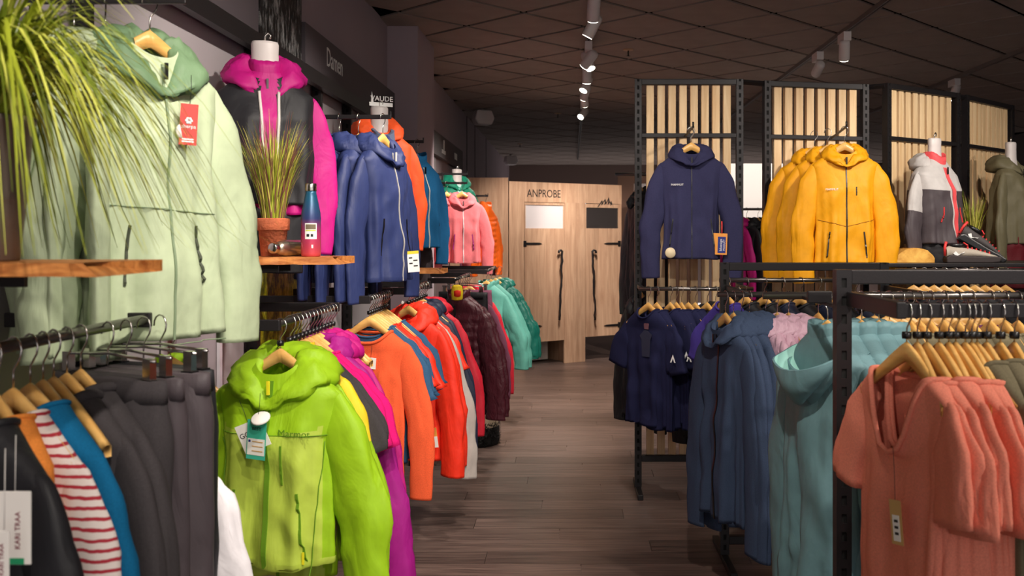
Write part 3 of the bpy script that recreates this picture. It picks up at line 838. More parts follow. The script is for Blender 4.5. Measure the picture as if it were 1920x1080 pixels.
salmon = F('salmon_tee', (226, 134, 112), 'knit'); olivt = F('olive_tee', (112, 104, 82), 'knit'); white = F('white_cloth', (232, 228, 232)); tang = F('tangerine', (236, 142, 64), 'knit'); bluec = F('petrol_blue', (20, 98, 142), 'knit')
plum = F('plum', (120, 60, 104), 'knit'); violet = F('violet', (70, 58, 140), 'knit'); tape = F('tape_blue', (140, 150, 178), 'knit')
yel = F('yellow', (238, 206, 40)); skin = M_mann
# striped knit
m, nt, b = principled('cloth_striped'); tc = nt.nodes.new('ShaderNodeTexCoord'); wv = nt.nodes.new('ShaderNodeTexWave')
wv.bands_direction = 'Z'; wv.inputs['Scale'].default_value = 19; wv.inputs['Distortion'].default_value = 1.2; wv.inputs['Detail Scale'].default_value = 2
nt.links.new(tc.outputs['Object'], wv.inputs['Vector']); rr_ = nt.nodes.new('ShaderNodeValToRGB'); e = rr_.color_ramp.elements
e[0].position = 0.22; e[0].color = (*lin((170, 40, 56)), 1); e[1].position = 0.34; e[1].color = (*lin((226, 214, 208)), 1)
nt.links.new(wv.outputs['Fac'], rr_.inputs['Fac']); nt.links.new(rr_.outputs['Color'], b.inputs['Base Color']); b.inputs['Roughness'].default_value = 0.9
striped = m
P_white = mat('paper_white', (236, 232, 226), 0.7); P_red = mat('paper_red', (196, 62, 56), 0.6); P_teal = mat('paper_teal', (60, 178, 150), 0.6)
P_kraft = mat('paper_kraft', (196, 156, 96), 0.8); P_orange = mat('paper_orange', (240, 160, 70), 0.7); P_blue = mat('paper_blue', (22, 44, 128), 0.6); P_yel = mat('paper_yellow', (240, 200, 40), 0.6); P_green = mat('paper_green', (30, 150, 100), 0.6)
M_pull_y = mat('pull_yellow', (240, 226, 40), 0.5); M_pull_r = mat('pull_red', (226, 60, 60), 0.5)

def yoke(c, f): return 1 if (f > 0.16 + 0.05*(1 - abs(c.x)/0.2) and c.y < 0.02 and abs(c.x) < 0.15) else 0
D = dict(
 lime=lambda: design('lime', 'jacket', [lime, lime2], 3, length=0.565, hood=1.5, hfront=0.07, zip=limed, pull=M_pull_y, zip_w=0.014, split=yoke, sl=0.65, out=0.085, r0=0.096, r1=0.062, pockets=(0.105, -0.47, -0.68), pocket_mat=limed, pocket_pull=M_pull_y, chest_zip=(0.045, -0.33, -0.45), seams=[(-0.17, -0.30, 0.17, -0.30), (-0.155, -0.32, -0.12, -0.75), (0.155, -0.32, 0.12, -0.75)], seam_mat=limed, d=0.085, fold=0.016, curve_hem=0.015, hem=lime2),
 lime_b=lambda: design('lime_b', 'jacket', [lime, lime2], 8, length=0.63, hood=1.2, zip=limed, split=yoke, sl=0.70, out=0.10, r0=0.09, r1=0.06, d=0.08),
 limey=lambda: design('limey', 'jacket', [yel, lime], 11, length=0.64, collar=0.04, split=lambda c, f: 1 if f > 0.4 else 0, sl=0.70, out=0.09, r1=0.055, sleeve_split=lambda f: 1 if f > 0.45 else 0),
 grey_tee=lambda: design('grey_tee', 'tee', charc, 5, length=0.56, short=True, neck=0.092, neckband=0.006, out=0.09, sl=0.22),
 pink_tee=lambda: design('pink_tee', 'tee', pink, 6, length=0.58, short=True, neck=0.092, neckband=0.006, out=0.10, sl=0.25),
 magenta=lambda: design('magenta', 'jacket', magenta, 7, length=0.62, hood=1.2, zip=berry, sl=0.64, out=0.09),
 berry=lambda: design('berry', 'jacket', berry, 9, length=0.62, hood=1.1, sl=0.86, out=0.13, r0=0.085, r1=0.075),
 coral=lambda: design('coral', 'sweater', coral, 12, length=0.62, neckband=0.008, ndrop=0.05, neck=0.105, sl=0.66, out=0.06, r0=0.078, r1=0.05, d=0.06),
 blue_tee=lambda: design('blue_tee', 'tee', steelb, 13, length=0.56, short=True, neck=0.092, neckband=0.005, out=0.08, sl=0.24),
 red_tee=lambda: design('red_tee', 'tee', red, 14, length=0.56, short=True, neck=0.092, neckband=0.005, out=0.08, sl=0.22),
 red=lambda: design('red', 'jacket', red, 15, length=0.70, hood=1.2, zip=mat('red_zip', (150, 24, 14), 0.5), sl=0.72, out=0.07, r0=0.08, r1=0.06, pockets=(0.11, -0.55, -0.70), fold=0.018),
 lgrey=lambda: design('lgrey', 'jacket', lgrey, 16, length=0.74, collar=0.05, zip=M_plastic, sl=0.74, out=0.10, r0=0.085, r1=0.075),
 dnavy=lambda: design('dnavy', 'jacket', dnavy, 17, length=0.72, hood=1.0, sl=0.70, out=0.11),
 crimson=lambda: design('crimson', 'jacket', crimson, 18, length=0.68, hood=1.2, sl=0.66, out=0.11),
 maroon=lambda: design('maroon', 'puffer', maroon, 19, length=0.66, collar=0.05, puff=0.06, sl=0.70, out=0.10, r0=0.085, r1=0.062, zip=M_plastic, wrinkle=0.6),
 mauve=lambda: design('mauve', 'sweater', mauve, 20, length=0.64, neckband=0.006, sl=0.62, out=0.1),
 tealg=lambda: design('tealg', 'shirt', tealg, 21, length=0.66, collar=0.04, sl=0.58, out=0.14, r0=0.09, r1=0.06),
 pine=lambda: design('pine', 'puffer', pine, 22, length=0.56, hood=1.0, puff=0.06, sl=0.56, out=0.15, r0=0.085, r1=0.06),
 sage=lambda: design('sage', 'jacket', sage, 24, length=0.70, hood=1.5, hood_mat=sage_in, hfront=0.075, zip=saged, zip_w=0.006, sl=0.68, out=0.07, r0=0.088, r1=0.066, d=0.08, fold=0.02, pockets=(0.10, -0.55, -0.70), pocket_mat=mat('sage_zip', (60, 66, 52), 0.5), seams=[(-0.16, -0.50, 0.16, -0.52), (-0.17, -0.85, 0.17, -0.85)], seam_mat=saged, w_hem=0.19),
 sage_b=lambda: design('sage_b', 'jacket', sage, 25, length=0.74, hood=1.1, sl=0.66, out=0.03, r1=0.05, r0=0.07, fold=0.014, d=0.045, flat=0.45),
 navy=lambda: design('navy', 'jacket', navy, 26, length=0.60, hood=1.25, zip=mat('zip_silver', (180, 176, 170), 0.4), zip_w=0.006, pull=mat('pull_cream', (220, 214, 200), 0.5), sl=0.64, out=0.06, r0=0.08, r1=0.055, pockets=(0.11, -0.45, -0.62), d=0.08, hem=navy),
 ocean=lambda: design('ocean', 'fleece', ocean, 27, length=0.52, collar=0.055, zip=mat('zip_pale', (200, 200, 190), 0.5), sl=0.58, out=0.04, d=0.1, pockets=(0.11, -0.45, -0.6), pocket_mat=dnavy),
 rose=lambda: design('rose', 'fleece', rose, 28, length=0.56, hood=1.1, zip=white, zip_w=0.006, sl=0.62, out=0.05, d=0.07, pockets=(0.09, -0.44, -0.58), pocket_mat=berry, hem=rose),
 pufo=lambda: design('pufo', 'puffer', pufo, 29, length=0.58, collar=0.06, puff=0.055, sl=0.6, out=0.05, wrinkle=0.6),
 navyh=lambda: design('navyh', 'hoodie', navyh, 31, length=0.60, hood=1.15, hfront=0.05, zip=mat('zip_dark', (22, 22, 34), 0.5), zip_w=0.006, sl=0.66, out=0.05, r0=0.078, r1=0.054, d=0.06, pockets=(0.12, -0.50, -0.66), fold=0.012, taper=0.012),
 must=lambda: design('must', 'jacket', must, 32, length=0.62, hood=1.15, hfront=0.055, zip=M_plastic, zip_w=0.007, sl=0.68, out=0.045, r0=0.085, r1=0.06, d=0.07, pockets=(0.105, -0.57, -0.72), chest_zip=(0.055, -0.31, -0.36), seams=[(-0.16, -0.50, 0.0, -0.54), (0.0, -0.54, 0.16, -0.50)], seam_mat=mat('must_seam', (160, 100, 6), 0.7), fold=0.014),
 navy_tee=lambda: design('navy_tee', 'tee', navyd, 33, length=0.62, short=True, neckband=0.006, ndrop=0.05, sl=0.24, out=0.06, d=0.036, fold=0.020, flat=0.38),
 blackj=lambda: design('blackj', 'jacket', blackc, 34, length=0.74, hood=1.1, sl=0.74, out=0.07, r0=0.085, r1=0.065),
 slate=lambda: design('slate', 'hoodie', slate, 35, length=0.80, hood=1.15, sl=0.84, out=0.05, r0=0.088, r1=0.06, d=0.046, fold=0.022, flat=0.42, zip=M_plastic),
 lilac=lambda: design('lilac', 'puffer', lilac, 36, length=0.80, hood=1.0, puff=0.10, sl=0.78, out=0.05, r0=0.08, r1=0.065, wrinkle=0.4),
 tealj=lambda: design('tealj', 'rain', tealj, 37, length=0.86, droop=[tealj, mint], collar=0.04, sl=0.78, out=0.05, r0=0.09, r1=0.065, fold=0.026, d=0.08),
 salmon=lambda: design('salmon', 'tee', salmon, 38, length=0.62, short=True, neckband=0.007, ndrop=0.18, nexp=5.0, neck=0.115, sl=0.23, out=0.04, r0=0.078, d=0.034, fold=0.020, nf=5, flat=0.36),
 olivt=lambda: design('olivt', 'tee', olivt, 39, length=0.62, short=True, neckband=0.006, ndrop=0.05, sl=0.24, out=0.05, d=0.034, fold=0.018, flat=0.36),
 plum=lambda: design('plum', 'sweater', plum, 40, length=0.6, neckband=0.006, short=True, sl=0.22),
 violet=lambda: design('violet', 'tee', violet, 41, length=0.6, neckband=0.006, short=True, sl=0.22),
 steel_top=lambda: design('steel_top', 'tee', steelb, 42, length=0.6, neckband=0.006, short=True, sl=0.22),
 tang=lambda: design('tang', 'top', tang, 43, length=0.66, neckband=0.006, sleeveless=True, w_sh=0.17, ndrop=0.1),
 striped=lambda: design('striped', 'top', striped, 44, length=0.66, neckband=0.006, short=True, sl=0.26, out=0.05, d=0.05),
 bluec=lambda: design('bluec', 'top', bluec, 45, length=0.66, neckband=0.006, sl=0.62, out=0.04, d=0.05),
 charc=lambda: design('charc', 'fleece', charc, 46, length=0.70, neckband=0.012, sl=0.7, out=0.06, r0=0.085, r1=0.06, fold=0.03),
 dark=lambda: design('dark', 'top', blackc, 47, length=0.72, neckband=0.008, sl=0.5, out=0.02, d=0.05),
 white=lambda: design('white', 'top', white, 48, length=0.60, neckband=0.006, sl=0.30, out=0.05, short=True),
 dshirt=lambda: design('dshirt', 'top', dnavy, 49, length=0.64, neckband=0.006, sl=0.6, out=0.04, d=0.05),
)
rv = random.Random(77)
def row(rail, specs, pos, rzs, group, name_from='front', ringed=False, empties=()):
    """hang a row: specs (kind, name, label, category); pos(i) -> hook point; every hanger and garment its own thing"""
    out = []
    n = len(specs)
    for i, sp_ in enumerate(specs):
        p = pos(i); rz = rzs(i) + (R(rv.uniform(-4, 4)) if i else 0)
        side = f'{ORD[i]} from the {name_from} on the {rail}'
        if sp_ is None or sp_[0] != 'PANTS':
            hanger(p, rz, f'pale wooden hanger, {side}', group + ', hangers', ringed)
        else:
            clip_hanger(p, rz, f'chrome clip hanger, {side}', group + ', hangers')
        if sp_ is None: out.append(None); continue
        if len((sp_[2] + ' ' + side).split()) > 16: side = f'{ORD[i]} on the {rail}'
        k, nm, lb, ct = sp_
        if k == 'PANTS': g = wear('trousers', legs_design(nm, *PANTS[nm]), f'{lb}, {side}', ct, p, rz, group)
        else: g = wear(nm, D[k](), f'{lb}, {side}', ct, p, rz, group)
        if i: g.scale = (rv.uniform(0.95, 1.04), rv.uniform(0.85, 1.1), rv.uniform(0.97, 1.03)); g.rotation_euler.x = R(rv.uniform(-1.5, 1.5))
        out.append(g)
    return out
PANTS = {'pants_char': (char2, 0.86, 0.185, 0.035, 1), 'pants_knit': (charc, 0.86, 0.185, 0.035, 2), 'pants_black': (blackc, 0.86, 0.18, 0.035, 3), 'pants_mauve': (mauve, 0.7, 0.18, 0.035, 4)}

def wall_rail(x, y0, y1, zh, label, armx=None):
    """rail parallel to the wall with two bracket arms"""
    t = thing('clothes_rail', label, 'rail', (x, y0*K, zh - 0.0125))
    L = (y1 - y0)*K
    MB().tube([(0, 0, 0), (0, L, 0)], 0.012, 12).build('rail', M_steel, t)
    ax = WX + 0.06 - x
    for yy in (0.0, L): bevel(MB().box((ax, yy - 0.010, -0.020), (0.014, yy + 0.010, 0.016)).build('bracket_arm', M_black, t))
    return t
def face_bar(x0, x1, yo, z, label, h=0.02):
    t = thing('display_rail', label, 'rail', (x0, yo*K, z - h - 0.0003))
    bevel(MB().box((0, -0.007, 0), (x1 - x0, 0.007, h)).build('arm', M_black, t), 0.002)
    MB().box((x1 - x0 - 0.006, -0.007, h), (x1 - x0, 0.007, h + 0.016)).build('end_stop', M_black, t)
    MB().box((-0.004, -0.014, -0.05), (0.010, 0.014, h + 0.01)).build('mount_plate', M_black, t)
    MB().box((WX + 0.05 - x0, -0.009, -0.005), (0.0, 0.009, h - 0.001)).build('bracket_arm', M_black, t)
    return t

rj = random.Random(21)
# ------------------------------------------------------------------ left wall, lower rails
# rail with the lime jacket in front
wall_rail(-0.925, 2.68, 3.36, 1.330, 'black bracketed wall rail carrying the lime green jackets')
spec = [('lime', 'jacket', 'bright lime green hooded rain jacket with paper tags', 'jacket'), ('lime_b', 'jacket', 'lime green hooded jacket tucked behind', 'jacket'),
        ('limey', 'jacket', 'yellow and lime colour block jacket', 'jacket'), ('grey_tee', 't_shirt', 'charcoal grey t-shirt', 't-shirt'), ('grey_tee', 't_shirt', 'charcoal grey t-shirt', 't-shirt'), ('grey_tee', 't_shirt', 'charcoal grey t-shirt', 't-shirt'),
        ('pink_tee', 't_shirt', 'hot pink t-shirt', 't-shirt'), ('pink_tee', 't_shirt', 'hot pink t-shirt', 't-shirt'), ('berry', 'jacket', 'berry purple long jacket', 'jacket'), ('magenta', 'jacket', 'magenta hooded jacket', 'jacket'), ('magenta', 'jacket', 'magenta hooded jacket', 'jacket'), None, None, None]
g1 = row('lime jacket rail', spec, lambda i: Vector((-0.925, (2.72 + (0 if i == 0 else 0.05 + i*0.042))*K, 1.330)), lambda i: R(-13 if i == 0 else -12 + rj.uniform(-5, 5)), 'clothes on the lime jacket rail', ringed=True)
lj = g1[0]; lj.scale = (1.12, 1.0, 1.02); GL = D['lime']()[0]
text('chest_logo', 'Marmot', 0.030, limed, lj, fpt(GL, 0.085, -0.292, 0.004), depth=0.0006)
o = hangtag(lj, fpt(GL, -0.035, -0.255, 0.05), 0.085, 0.085, P_white, 0, R(-24), string=0.07)
text('tag_print', 'GORE-', 0.022, M_print, o, (-0.006, -0.001, -0.034), depth=0.0003)
text('tag_print', 'TEX', 0.010, M_print, o, (0.0, -0.001, -0.055), depth=0.0003)
MB().box((0.015, -0.0012, -0.078), (0.021, -0.0005, -0.072)).build('tag_square', P_red, o)
o = hangtag(lj, fpt(GL, 0.0, -0.245, 0.058), 0.060, 0.118, P_teal, R(-5), R(3), string=0.08)
MB().box((-0.027, -0.0014, -0.105), (0.027, -0.0005, -0.056)).build('tag_field', P_white, o)
text('tag_print', 'BEST', 0.014, M_print, o, (0, -0.0012, -0.026), depth=0.0003)
for k in range(3): MB().box((-0.012, -0.002, -0.066 - k*0.014), (0.022, -0.0013, -0.063 - k*0.014)).build('tag_line', P_kraft, o)
MB().box((-0.024, -0.002, -0.067), (-0.017, -0.0013, -0.060)).build('tag_square', P_blue, o)
MB().lathe([(0.001, -0.003), (0.024, -0.003), (0.028, 0), (0.024, 0.004), (0.001, 0.006)], 20, M=Matrix.Rotation(R(38), 4, 'X')).build('security_tag', P_white, lj, fpt(GL, 0.012, -0.238, 0.066))

# second rail: coral sweater in front
wall_rail(-0.905, 3.80, 4.28, 1.325, 'black bracketed wall rail carrying the coral sweater')
spec = [('coral', 'sweater', 'coral orange crew neck sweater', 'sweater'), ('blue_tee', 't_shirt', 'steel blue t-shirt', 't-shirt'), ('blue_tee', 't_shirt', 'steel blue t-shirt', 't-shirt'), ('blue_tee', 't_shirt', 'steel blue t-shirt', 't-shirt'),
        ('red_tee', 't_shirt', 'red orange t-shirt', 't-shirt'), ('red_tee', 't_shirt', 'red orange t-shirt', 't-shirt'), ('red_tee', 't_shirt', 'red orange t-shirt', 't-shirt'), ('blue_tee', 't_shirt', 'steel blue t-shirt', 't-shirt'), ('blue_tee', 't_shirt', 'steel blue t-shirt', 't-shirt')]
g2 = row('coral sweater rail', spec, lambda i: Vector((-0.905, (3.84 + i*0.045)*K, 1.325)), lambda i: R(-10 + rj.uniform(-3, 3)), 'clothes on the coral sweater rail', ringed=True)
GC = D['coral']()[0]
hangtag(g2[0], fpt(GC, 0.03, -0.225, 0.01), 0.055, 0.05, P_white, 0, R(4), string=0.05)
# third rail: red jackets
wall_rail(-0.84, 4.38, 5.02, 1.325, 'black bracketed wall rail carrying the red hooded jackets')
spec = [('red', 'jacket', 'red orange hooded jacket', 'jacket'), ('red', 'jacket', 'red orange hooded jacket', 'jacket'), ('lgrey', 'jacket', 'light grey long jacket', 'jacket'), ('red_tee', 't_shirt', 'red orange t-shirt', 't-shirt'), ('dnavy', 'jacket', 'dark navy jacket with small white chest mark', 'jacket'), None, ('dnavy', 'jacket', 'dark navy jacket', 'jacket'), ('crimson', 'jacket', 'crimson red hooded jacket', 'jacket')]
g3 = row('red jacket rail', spec, lambda i: Vector((-0.84, (4.42 + i*0.075)*K, 1.325)), lambda i: R(-14 + rj.uniform(-4, 4)), 'clothes on the red jacket rail', ringed=True)
Gr = D['red']()[0]
o = hangtag(g3[0], fpt(Gr, 0.16, -0.66, 0.05), 0.05, 0.10, P_orange, 0, R(-8), string=0.05)
MB().box((-0.025, -0.0016, -0.10), (0.025, -0.0006, -0.045)).build('tag_field', P_white, o)
Gd = D['dnavy']()[0]
ar = MB()
for a in (R(30), R(90), R(150)): ar.tube([(-0.014*math.cos(a), 0, -0.014*math.sin(a)), (0.014*math.cos(a), 0, 0.014*math.sin(a))], 0.0022, 5)
ar.build('chest_logo', M_white, g3[4], fpt(Gd, 0.13, -0.33, 0.004))
# fourth rail: maroon puffers and teal shirts
wall_rail(-0.78, 5.65, 6.5, 1.31, 'black bracketed wall rail carrying the maroon puffer jackets')
spec = [('maroon', 'puffer_jacket', 'dark maroon quilted puffer jacket', 'jacket'), ('maroon', 'puffer_jacket', 'dark maroon quilted puffer jacket', 'jacket'), ('PANTS', 'pants_black', 'black trousers', 'trousers'), ('mauve', 'sweater', 'mauve sweater', 'sweater'), ('PANTS', 'pants_mauve', 'mauve trousers', 'trousers'), ('crimson', 'jacket', 'crimson hooded jacket', 'jacket')]
g4 = row('maroon puffer rail', spec, lambda i: Vector((-0.76, (5.75 + i*0.13)*K, 1.31)), lambda i: R(-16 + rj.uniform(-4, 4)), 'clothes on the maroon puffer rail')
wall_rail(-0.70, 7.0, 7.85, 1.31, 'black bracketed wall rail carrying the teal shirts')
spec = [('tealg', 'shirt', 'pale teal green shirt', 'shirt'), ('tealg', 'shirt', 'pale teal green shirt', 'shirt'), ('pine', 'puffer_jacket', 'deep green quilted jacket', 'jacket'), ('pine', 'puffer_jacket', 'deep green quilted jacket', 'jacket')]
g5 = row('teal shirt rail', spec, lambda i: Vector((-0.70 + 0.02*i, (7.1 + i*0.2)*K, 1.31)), lambda i: R(-16 + rj.uniform(-4, 4)), 'clothes on the teal shirt rail')
# small yellow pouch clipped on the maroon puffer rail
p = U(857, 548, 5.6); t = thing('hip_pouch', 'small yellow and red pouch hanging by the maroon puffers', 'pouch', p); t.scale = (0.8, 0.45, 0.8)
bevel(MB().lathe([(0.01, -0.07), (0.045, -0.06), (0.05, 0), (0.042, 0.05), (0.02, 0.062)], 16).build('pouch_body', yel, t), 0.004)
MB().lathe([(0.002, -0.05), (0.03, -0.03), (0.032, 0.01), (0.002, 0.03)], 12, (0.004, -0.028, 0.0)).build('front_pocket', red, t)
MB().tube([(-0.02, 0, 0.06), (-0.012, 0, 0.11), (0.012, 0, 0.11), (0.02, 0, 0.06)], 0.004, 6).build('strap', M_plastic, t)

# nearest rail at the left edge
wall_rail(-1.045, 1.40, 2.10, 1.405, 'blurred steel wall rail nearest the camera at lower left')
spec = [('dark', 'top', 'black top with grey price tags', 'top'), ('tang', 'top', 'tangerine orange sleeveless top', 'top'), ('striped', 'top', 'red and white striped top', 'top'), ('bluec', 'top', 'petrol blue long sleeve top', 'top'), None, None,
        ('charc', 'fleece_pullover', 'charcoal fleece top', 'top'), ('charc', 'fleece_pullover', 'charcoal fleece top', 'top')]
g0 = row('rail at the left edge', spec, lambda i: Vector((-1.045, (1.50, 1.55, 1.60, 1.65, 1.69, 1.725, 1.77, 1.82)[i]*K, 1.405)), lambda i: R(-27 + rj.uniform(-3, 3)), 'clothes on the rail at the left edge')
spec = [('PANTS', 'pants_knit', 'charcoal knit trousers', 'trousers'), ('PANTS', 'pants_char', 'grey brown trousers', 'trousers'), ('PANTS', 'pants_char', 'grey brown trousers', 'trousers'), ('PANTS', 'pants_black', 'black trousers', 'trousers')]
row('rail of trousers at left', spec, lambda i: Vector((-1.02 + 0.012*i, (1.88 + i*0.055)*K, 1.405)), lambda i: R(-27 + rj.uniform(-3, 3)), 'trousers on the left rail')
# blue size tapes on the two bare hangers
# price tags on the nearest black top
p = U(28, 935, 1.36)
t = thing('price_tag', 'large grey price tag with a green strip at lower left', 'tag', p)
bevel(MB().box((-0.026, -0.002, -0.105), (0.026, 0.002, 0.012)).build('card', P_white, t), 0.0015)
MB().box((-0.012, -0.0026, -0.104), (0.016, -0.0022, -0.094)).build('green_strip', P_green, t)
M_wine = mat('print_wine', (126, 34, 58), 0.7)
text('print', 'KARI TRAA', 0.012, M_wine, t, (0.006, -0.0026, -0.05), (R(90), R(-90), 0), depth=0.0003)
MB().tube([(0, 0, 0.0), (-0.002, 0.006, 0.10)], 0.0007, 4).build('string', P_white, t)
p = U(8, 1000, 1.32)
t = thing('price_tag', 'small grey price tag in front of the larger tag', 'tag', p)
bevel(MB().box((-0.014, -0.0015, -0.075), (0.008, 0.0015, 0.004)).build('card', P_white, t), 0.0015)
text('print', 'KARI TRAA', 0.010, M_wine, t, (-0.003, -0.002, -0.04), (R(90), R(-90), 0), depth=0.0003)
MB().tube([(0, 0, 0.0), (-0.002, 0.006, 0.13)], 0.0007, 4).build('string', P_white, t)
# white top whose sleeve shows beside the trousers
p = U(340, 620, 2.06); wz = Vector((-1.05, 2.16*K, 1.22))
hanger(wz, R(-20), 'pale wooden hanger holding the white top behind the trousers', 'single hangers')
gw = wear('top', D['white'](), 'white top with a printed ribbon showing beside the black trousers', 'top', wz, R(-20))
o = hangtag(gw, (0.235, -0.06, -0.53), 0.03, 0.17, P_white, R(10), R(-6), string=0)
MB().lathe([(0.001, 0), (0.011, 0), (0.011, 0.001), (0.001, 0.001)], 14, M=Matrix.Rotation(R(90), 4, 'X')).build('dot', P_yel, o, (0, -0.0008, -0.02))
text('print', 'KARITRAA', 0.016, M_wine, o, (0, -0.001, -0.09), (R(90), R(90), 0), depth=0.0003)

# ------------------------------------------------------------------ left wall, upper display arms
face_bar(-1.385, -0.99, 2.20, 2.215, 'black display arm carrying the sage green jackets')
spec = [('sage', 'jacket', 'open sage green hooded jacket with a red tag', 'jacket')] + [('sage_b', 'jacket', 'sage green jacket seen from the side', 'jacket')]*3
gs = row('sage jacket arm', spec, lambda i: Vector(((-1.085, -1.20, -1.28, -1.345)[i], 2.20*K, 2.218)), lambda i: R(56 if i == 0 else 108 + rj.uniform(-4, 4)), 'sage jackets on the upper arm', 'aisle')
GS = D['sage']()[0]
o = hangtag(gs[0], fpt(GS, 0.04, -0.20, 0.05) + Vector((0, 0, -0.04)), 0.042, 0.105, P_red, R(-30), R(3), string=0.075)
text('tag_print', 'sherpa', 0.013, M_white, o, (0, -0.0012, -0.058), depth=0.0003)
fl = MB()
for k in range(6): fl.lathe([(0.0005, 0), (0.004, 0), (0.004, 0.0006), (0.0005, 0.0006)], 8, (0.0055*math.cos(k*math.pi/3), 0, 0.0055*math.sin(k*math.pi/3)), M=Matrix.Rotation(R(90), 4, 'X'))
fl.build('tag_emblem', M_white, o, (0, -0.001, -0.043))
for k in range(2): MB().box((-0.014, -0.0013, -0.098 + k*0.006), (0.014, -0.0005, -0.0945 + k*0.006)).build('tag_line', M_white, o)
MB().lathe([(0.001, -0.004), (0.02, -0.004), (0.02, 0.004), (0.001, 0.004)], 16, M=Matrix.Rotation(R(85), 4, 'X')).build('security_tag', P_white, gs[0], fpt(GS, 0.03, -0.31, 0.012))

face_bar(-1.22, -0.845, 4.02, 2.165, 'black display arm carrying the navy jackets')
spec = [('navy', 'jacket', 'navy blue hooded softshell jacket', 'jacket')]*4
gn = row('navy jacket arm', spec, lambda i: Vector(((-0.885, -1.0, -1.09, -1.17)[i], 4.02*K, 2.168)), lambda i: R(70 if i == 0 else 88 + rj.uniform(-4, 4)), 'navy jackets on the upper arm', 'aisle')
GN = D['navy']()[0]
o = hangtag(gn[0], fpt(GN, 0.06, -0.60, 0.03), 0.055, 0.10, P_white, R(-50), R(-4), string=0.09)
MB().box((-0.0275, -0.0012, -0.014), (0.0275, -0.0005, 0)).build('tag_band', P_yel, o)
for k in range(4): MB().box((-0.02 + (k % 2)*0.02, -0.0012, -0.035 - k*0.013), (-0.004 + (k % 2)*0.024, -0.0005, -0.029 - k*0.013)).build('tag_line', M_print, o)
face_bar(-1.12, -0.955, 5.55, 2.215, 'short black display arm beside the pillar')
hanger(Vector((-1.0, 5.55*K, 2.218)), R(55), 'pale wooden hanger holding the ocean blue fleece', 'single hangers')
wear('fleece_jacket', D['ocean'](), 'ocean blue fleece jacket with pale zip beside the pillar', 'jacket', Vector((-1.0, 5.55*K, 2.218)), R(55))
hp = Vector((-1.02, 5.62*K, 1.66)); clip_hanger(hp, R(60), 'chrome clip hanger below the ocean blue fleece', 'single hangers')
wear('shorts', legs_design('shorts', char2, 0.30, 0.15, 0.03, 9), 'dark grey shorts below the ocean blue fleece', 'shorts', hp, R(60))
face_bar(-1.25, -0.95, 7.85, 2.085, 'black display arm carrying the rose fleece jackets')
spec = [('rose', 'fleece_jacket', 'rose pink fleece jacket with white zip', 'jacket'), ('rose', 'fleece_jacket', 'rose pink fleece jacket', 'jacket')]
row('rose fleece arm', spec, lambda i: Vector(((-1.0, -1.14)[i], 7.85*K, 2.088)), lambda i: R((18, 50)[i]), 'rose fleece jackets on the arm', 'aisle')
face_bar(-1.25, -1.0, 8.3, 2.20, 'upper black display arm behind the rose fleece jackets')
face_bar(-1.05, -0.85, 8.8, 2.01, 'short black display arm carrying the orange puffer')
spec = [('pufo', 'puffer_jacket', 'bright orange puffer jacket', 'jacket'), ('mauve', 'sweater', 'mauve sweater', 'sweater')]
row('orange puffer arm', spec, lambda i: Vector(((-0.875, -0.97)[i], 8.8*K, 2.013)), lambda i: R((62, 60)[i]), 'clothes on the orange puffer arm', 'aisle')

# ------------------------------------------------------------------ mannequins
def mannequin(loc, rz, label, topper=False):
    """headless display torso: origin like a garment's hook, neck cap on top"""
    t = thing('mannequin', label, 'mannequin', loc, rz)
    t2 = MB().lathe([(0.10, -0.56), (0.115, -0.48), (0.10, -0.38), (0.108, -0.31), (0.10, -0.25), (0.076, -0.205), (0.056, -0.16), (0.048, -0.11), (0.046, -0.05), (0.047, -0.015), (0.043, -0.004), (0.02, 0.0)], 28, M=Matrix.Diagonal((1.12, 0.72, 1, 1)))
    t2.build('torso', M_mann, t)
    MB().tube([(0, 0, -0.002), (0, 0, 0.02), (0.012, 0, 0.032), (0.022, 0, 0.022), (0.018, 0, 0.01)], 0.004, 8).build('hook', M_chrome, t)
    MB().tube([(0, 0.03, -0.55), (0, 0.03, -0.70)], 0.02, 10).build('stand', M_black, t)
    return t
p = Vector((-1.20, 3.35*K, 2.36))
mg = mannequin(p, R(24), 'headless mannequin torso in magenta jacket and black vest')
dm = design('mann_magenta', 'jacket', magenta, 51, length=0.50, hood=1.5, rise=0.035, hfront=0.075, collar=0.045, neck=0.058, ndrop=0.01, sl=0.60, out=0.02, r0=0.066, r1=0.046, d=0.11, w_sh=0.19, w_ch=0.175, w_hem=0.16, neck_d=0.06, zip=berry)
wear('jacket', dm, 'magenta hooded jacket worn by the mannequin above the potted grass', 'jacket', p, R(24))
def vsplit(c, f): return 0
dv = design('mann_vest', 'vest', [blackc, magenta], 52, length=0.47, sleeveless=True, w_sh=0.184, w_ch=0.190, w_hem=0.178, d=0.128, neck=0.075, ndrop=0.03, neck_d=0.075, split=lambda c, f: 1 if abs(c.x - 0.005) < 0.034 - 0.02*f and c.y < 0 else 0, seams=[(-0.031, -0.17, -0.012, -0.62), (0.041, -0.17, 0.022, -0.62)], seam_r=0.006, seam_mat=mat('vest_trim', (206, 200, 194), 0.6))
wear('vest', dv, 'black vest with pale trim worn over the magenta jacket', 'vest', p + Vector((0, 0, 0.004)), R(24))
p2 = p + Vector((0, 0, -0.45)); wear('trousers', legs_design('mann_legs', blackc, 0.34, 0.155, 0.10, 12), 'black trousers on the magenta mannequin behind the steel bottle', 'trousers', p2, R(24))
p = Vector((-1.11, 4.95*K, 2.345))
mo = mannequin(p, R(30), 'headless mannequin torso in an orange jacket with a small white sign on top')
do = design('mann_orange', 'jacket', orange, 53, length=0.52, hood=1.4, rise=0.03, hfront=0.07, sl=0.60, out=0.03, neck=0.06, d=0.115, w_sh=0.19, w_ch=0.178, w_hem=0.17, neck_d=0.06)
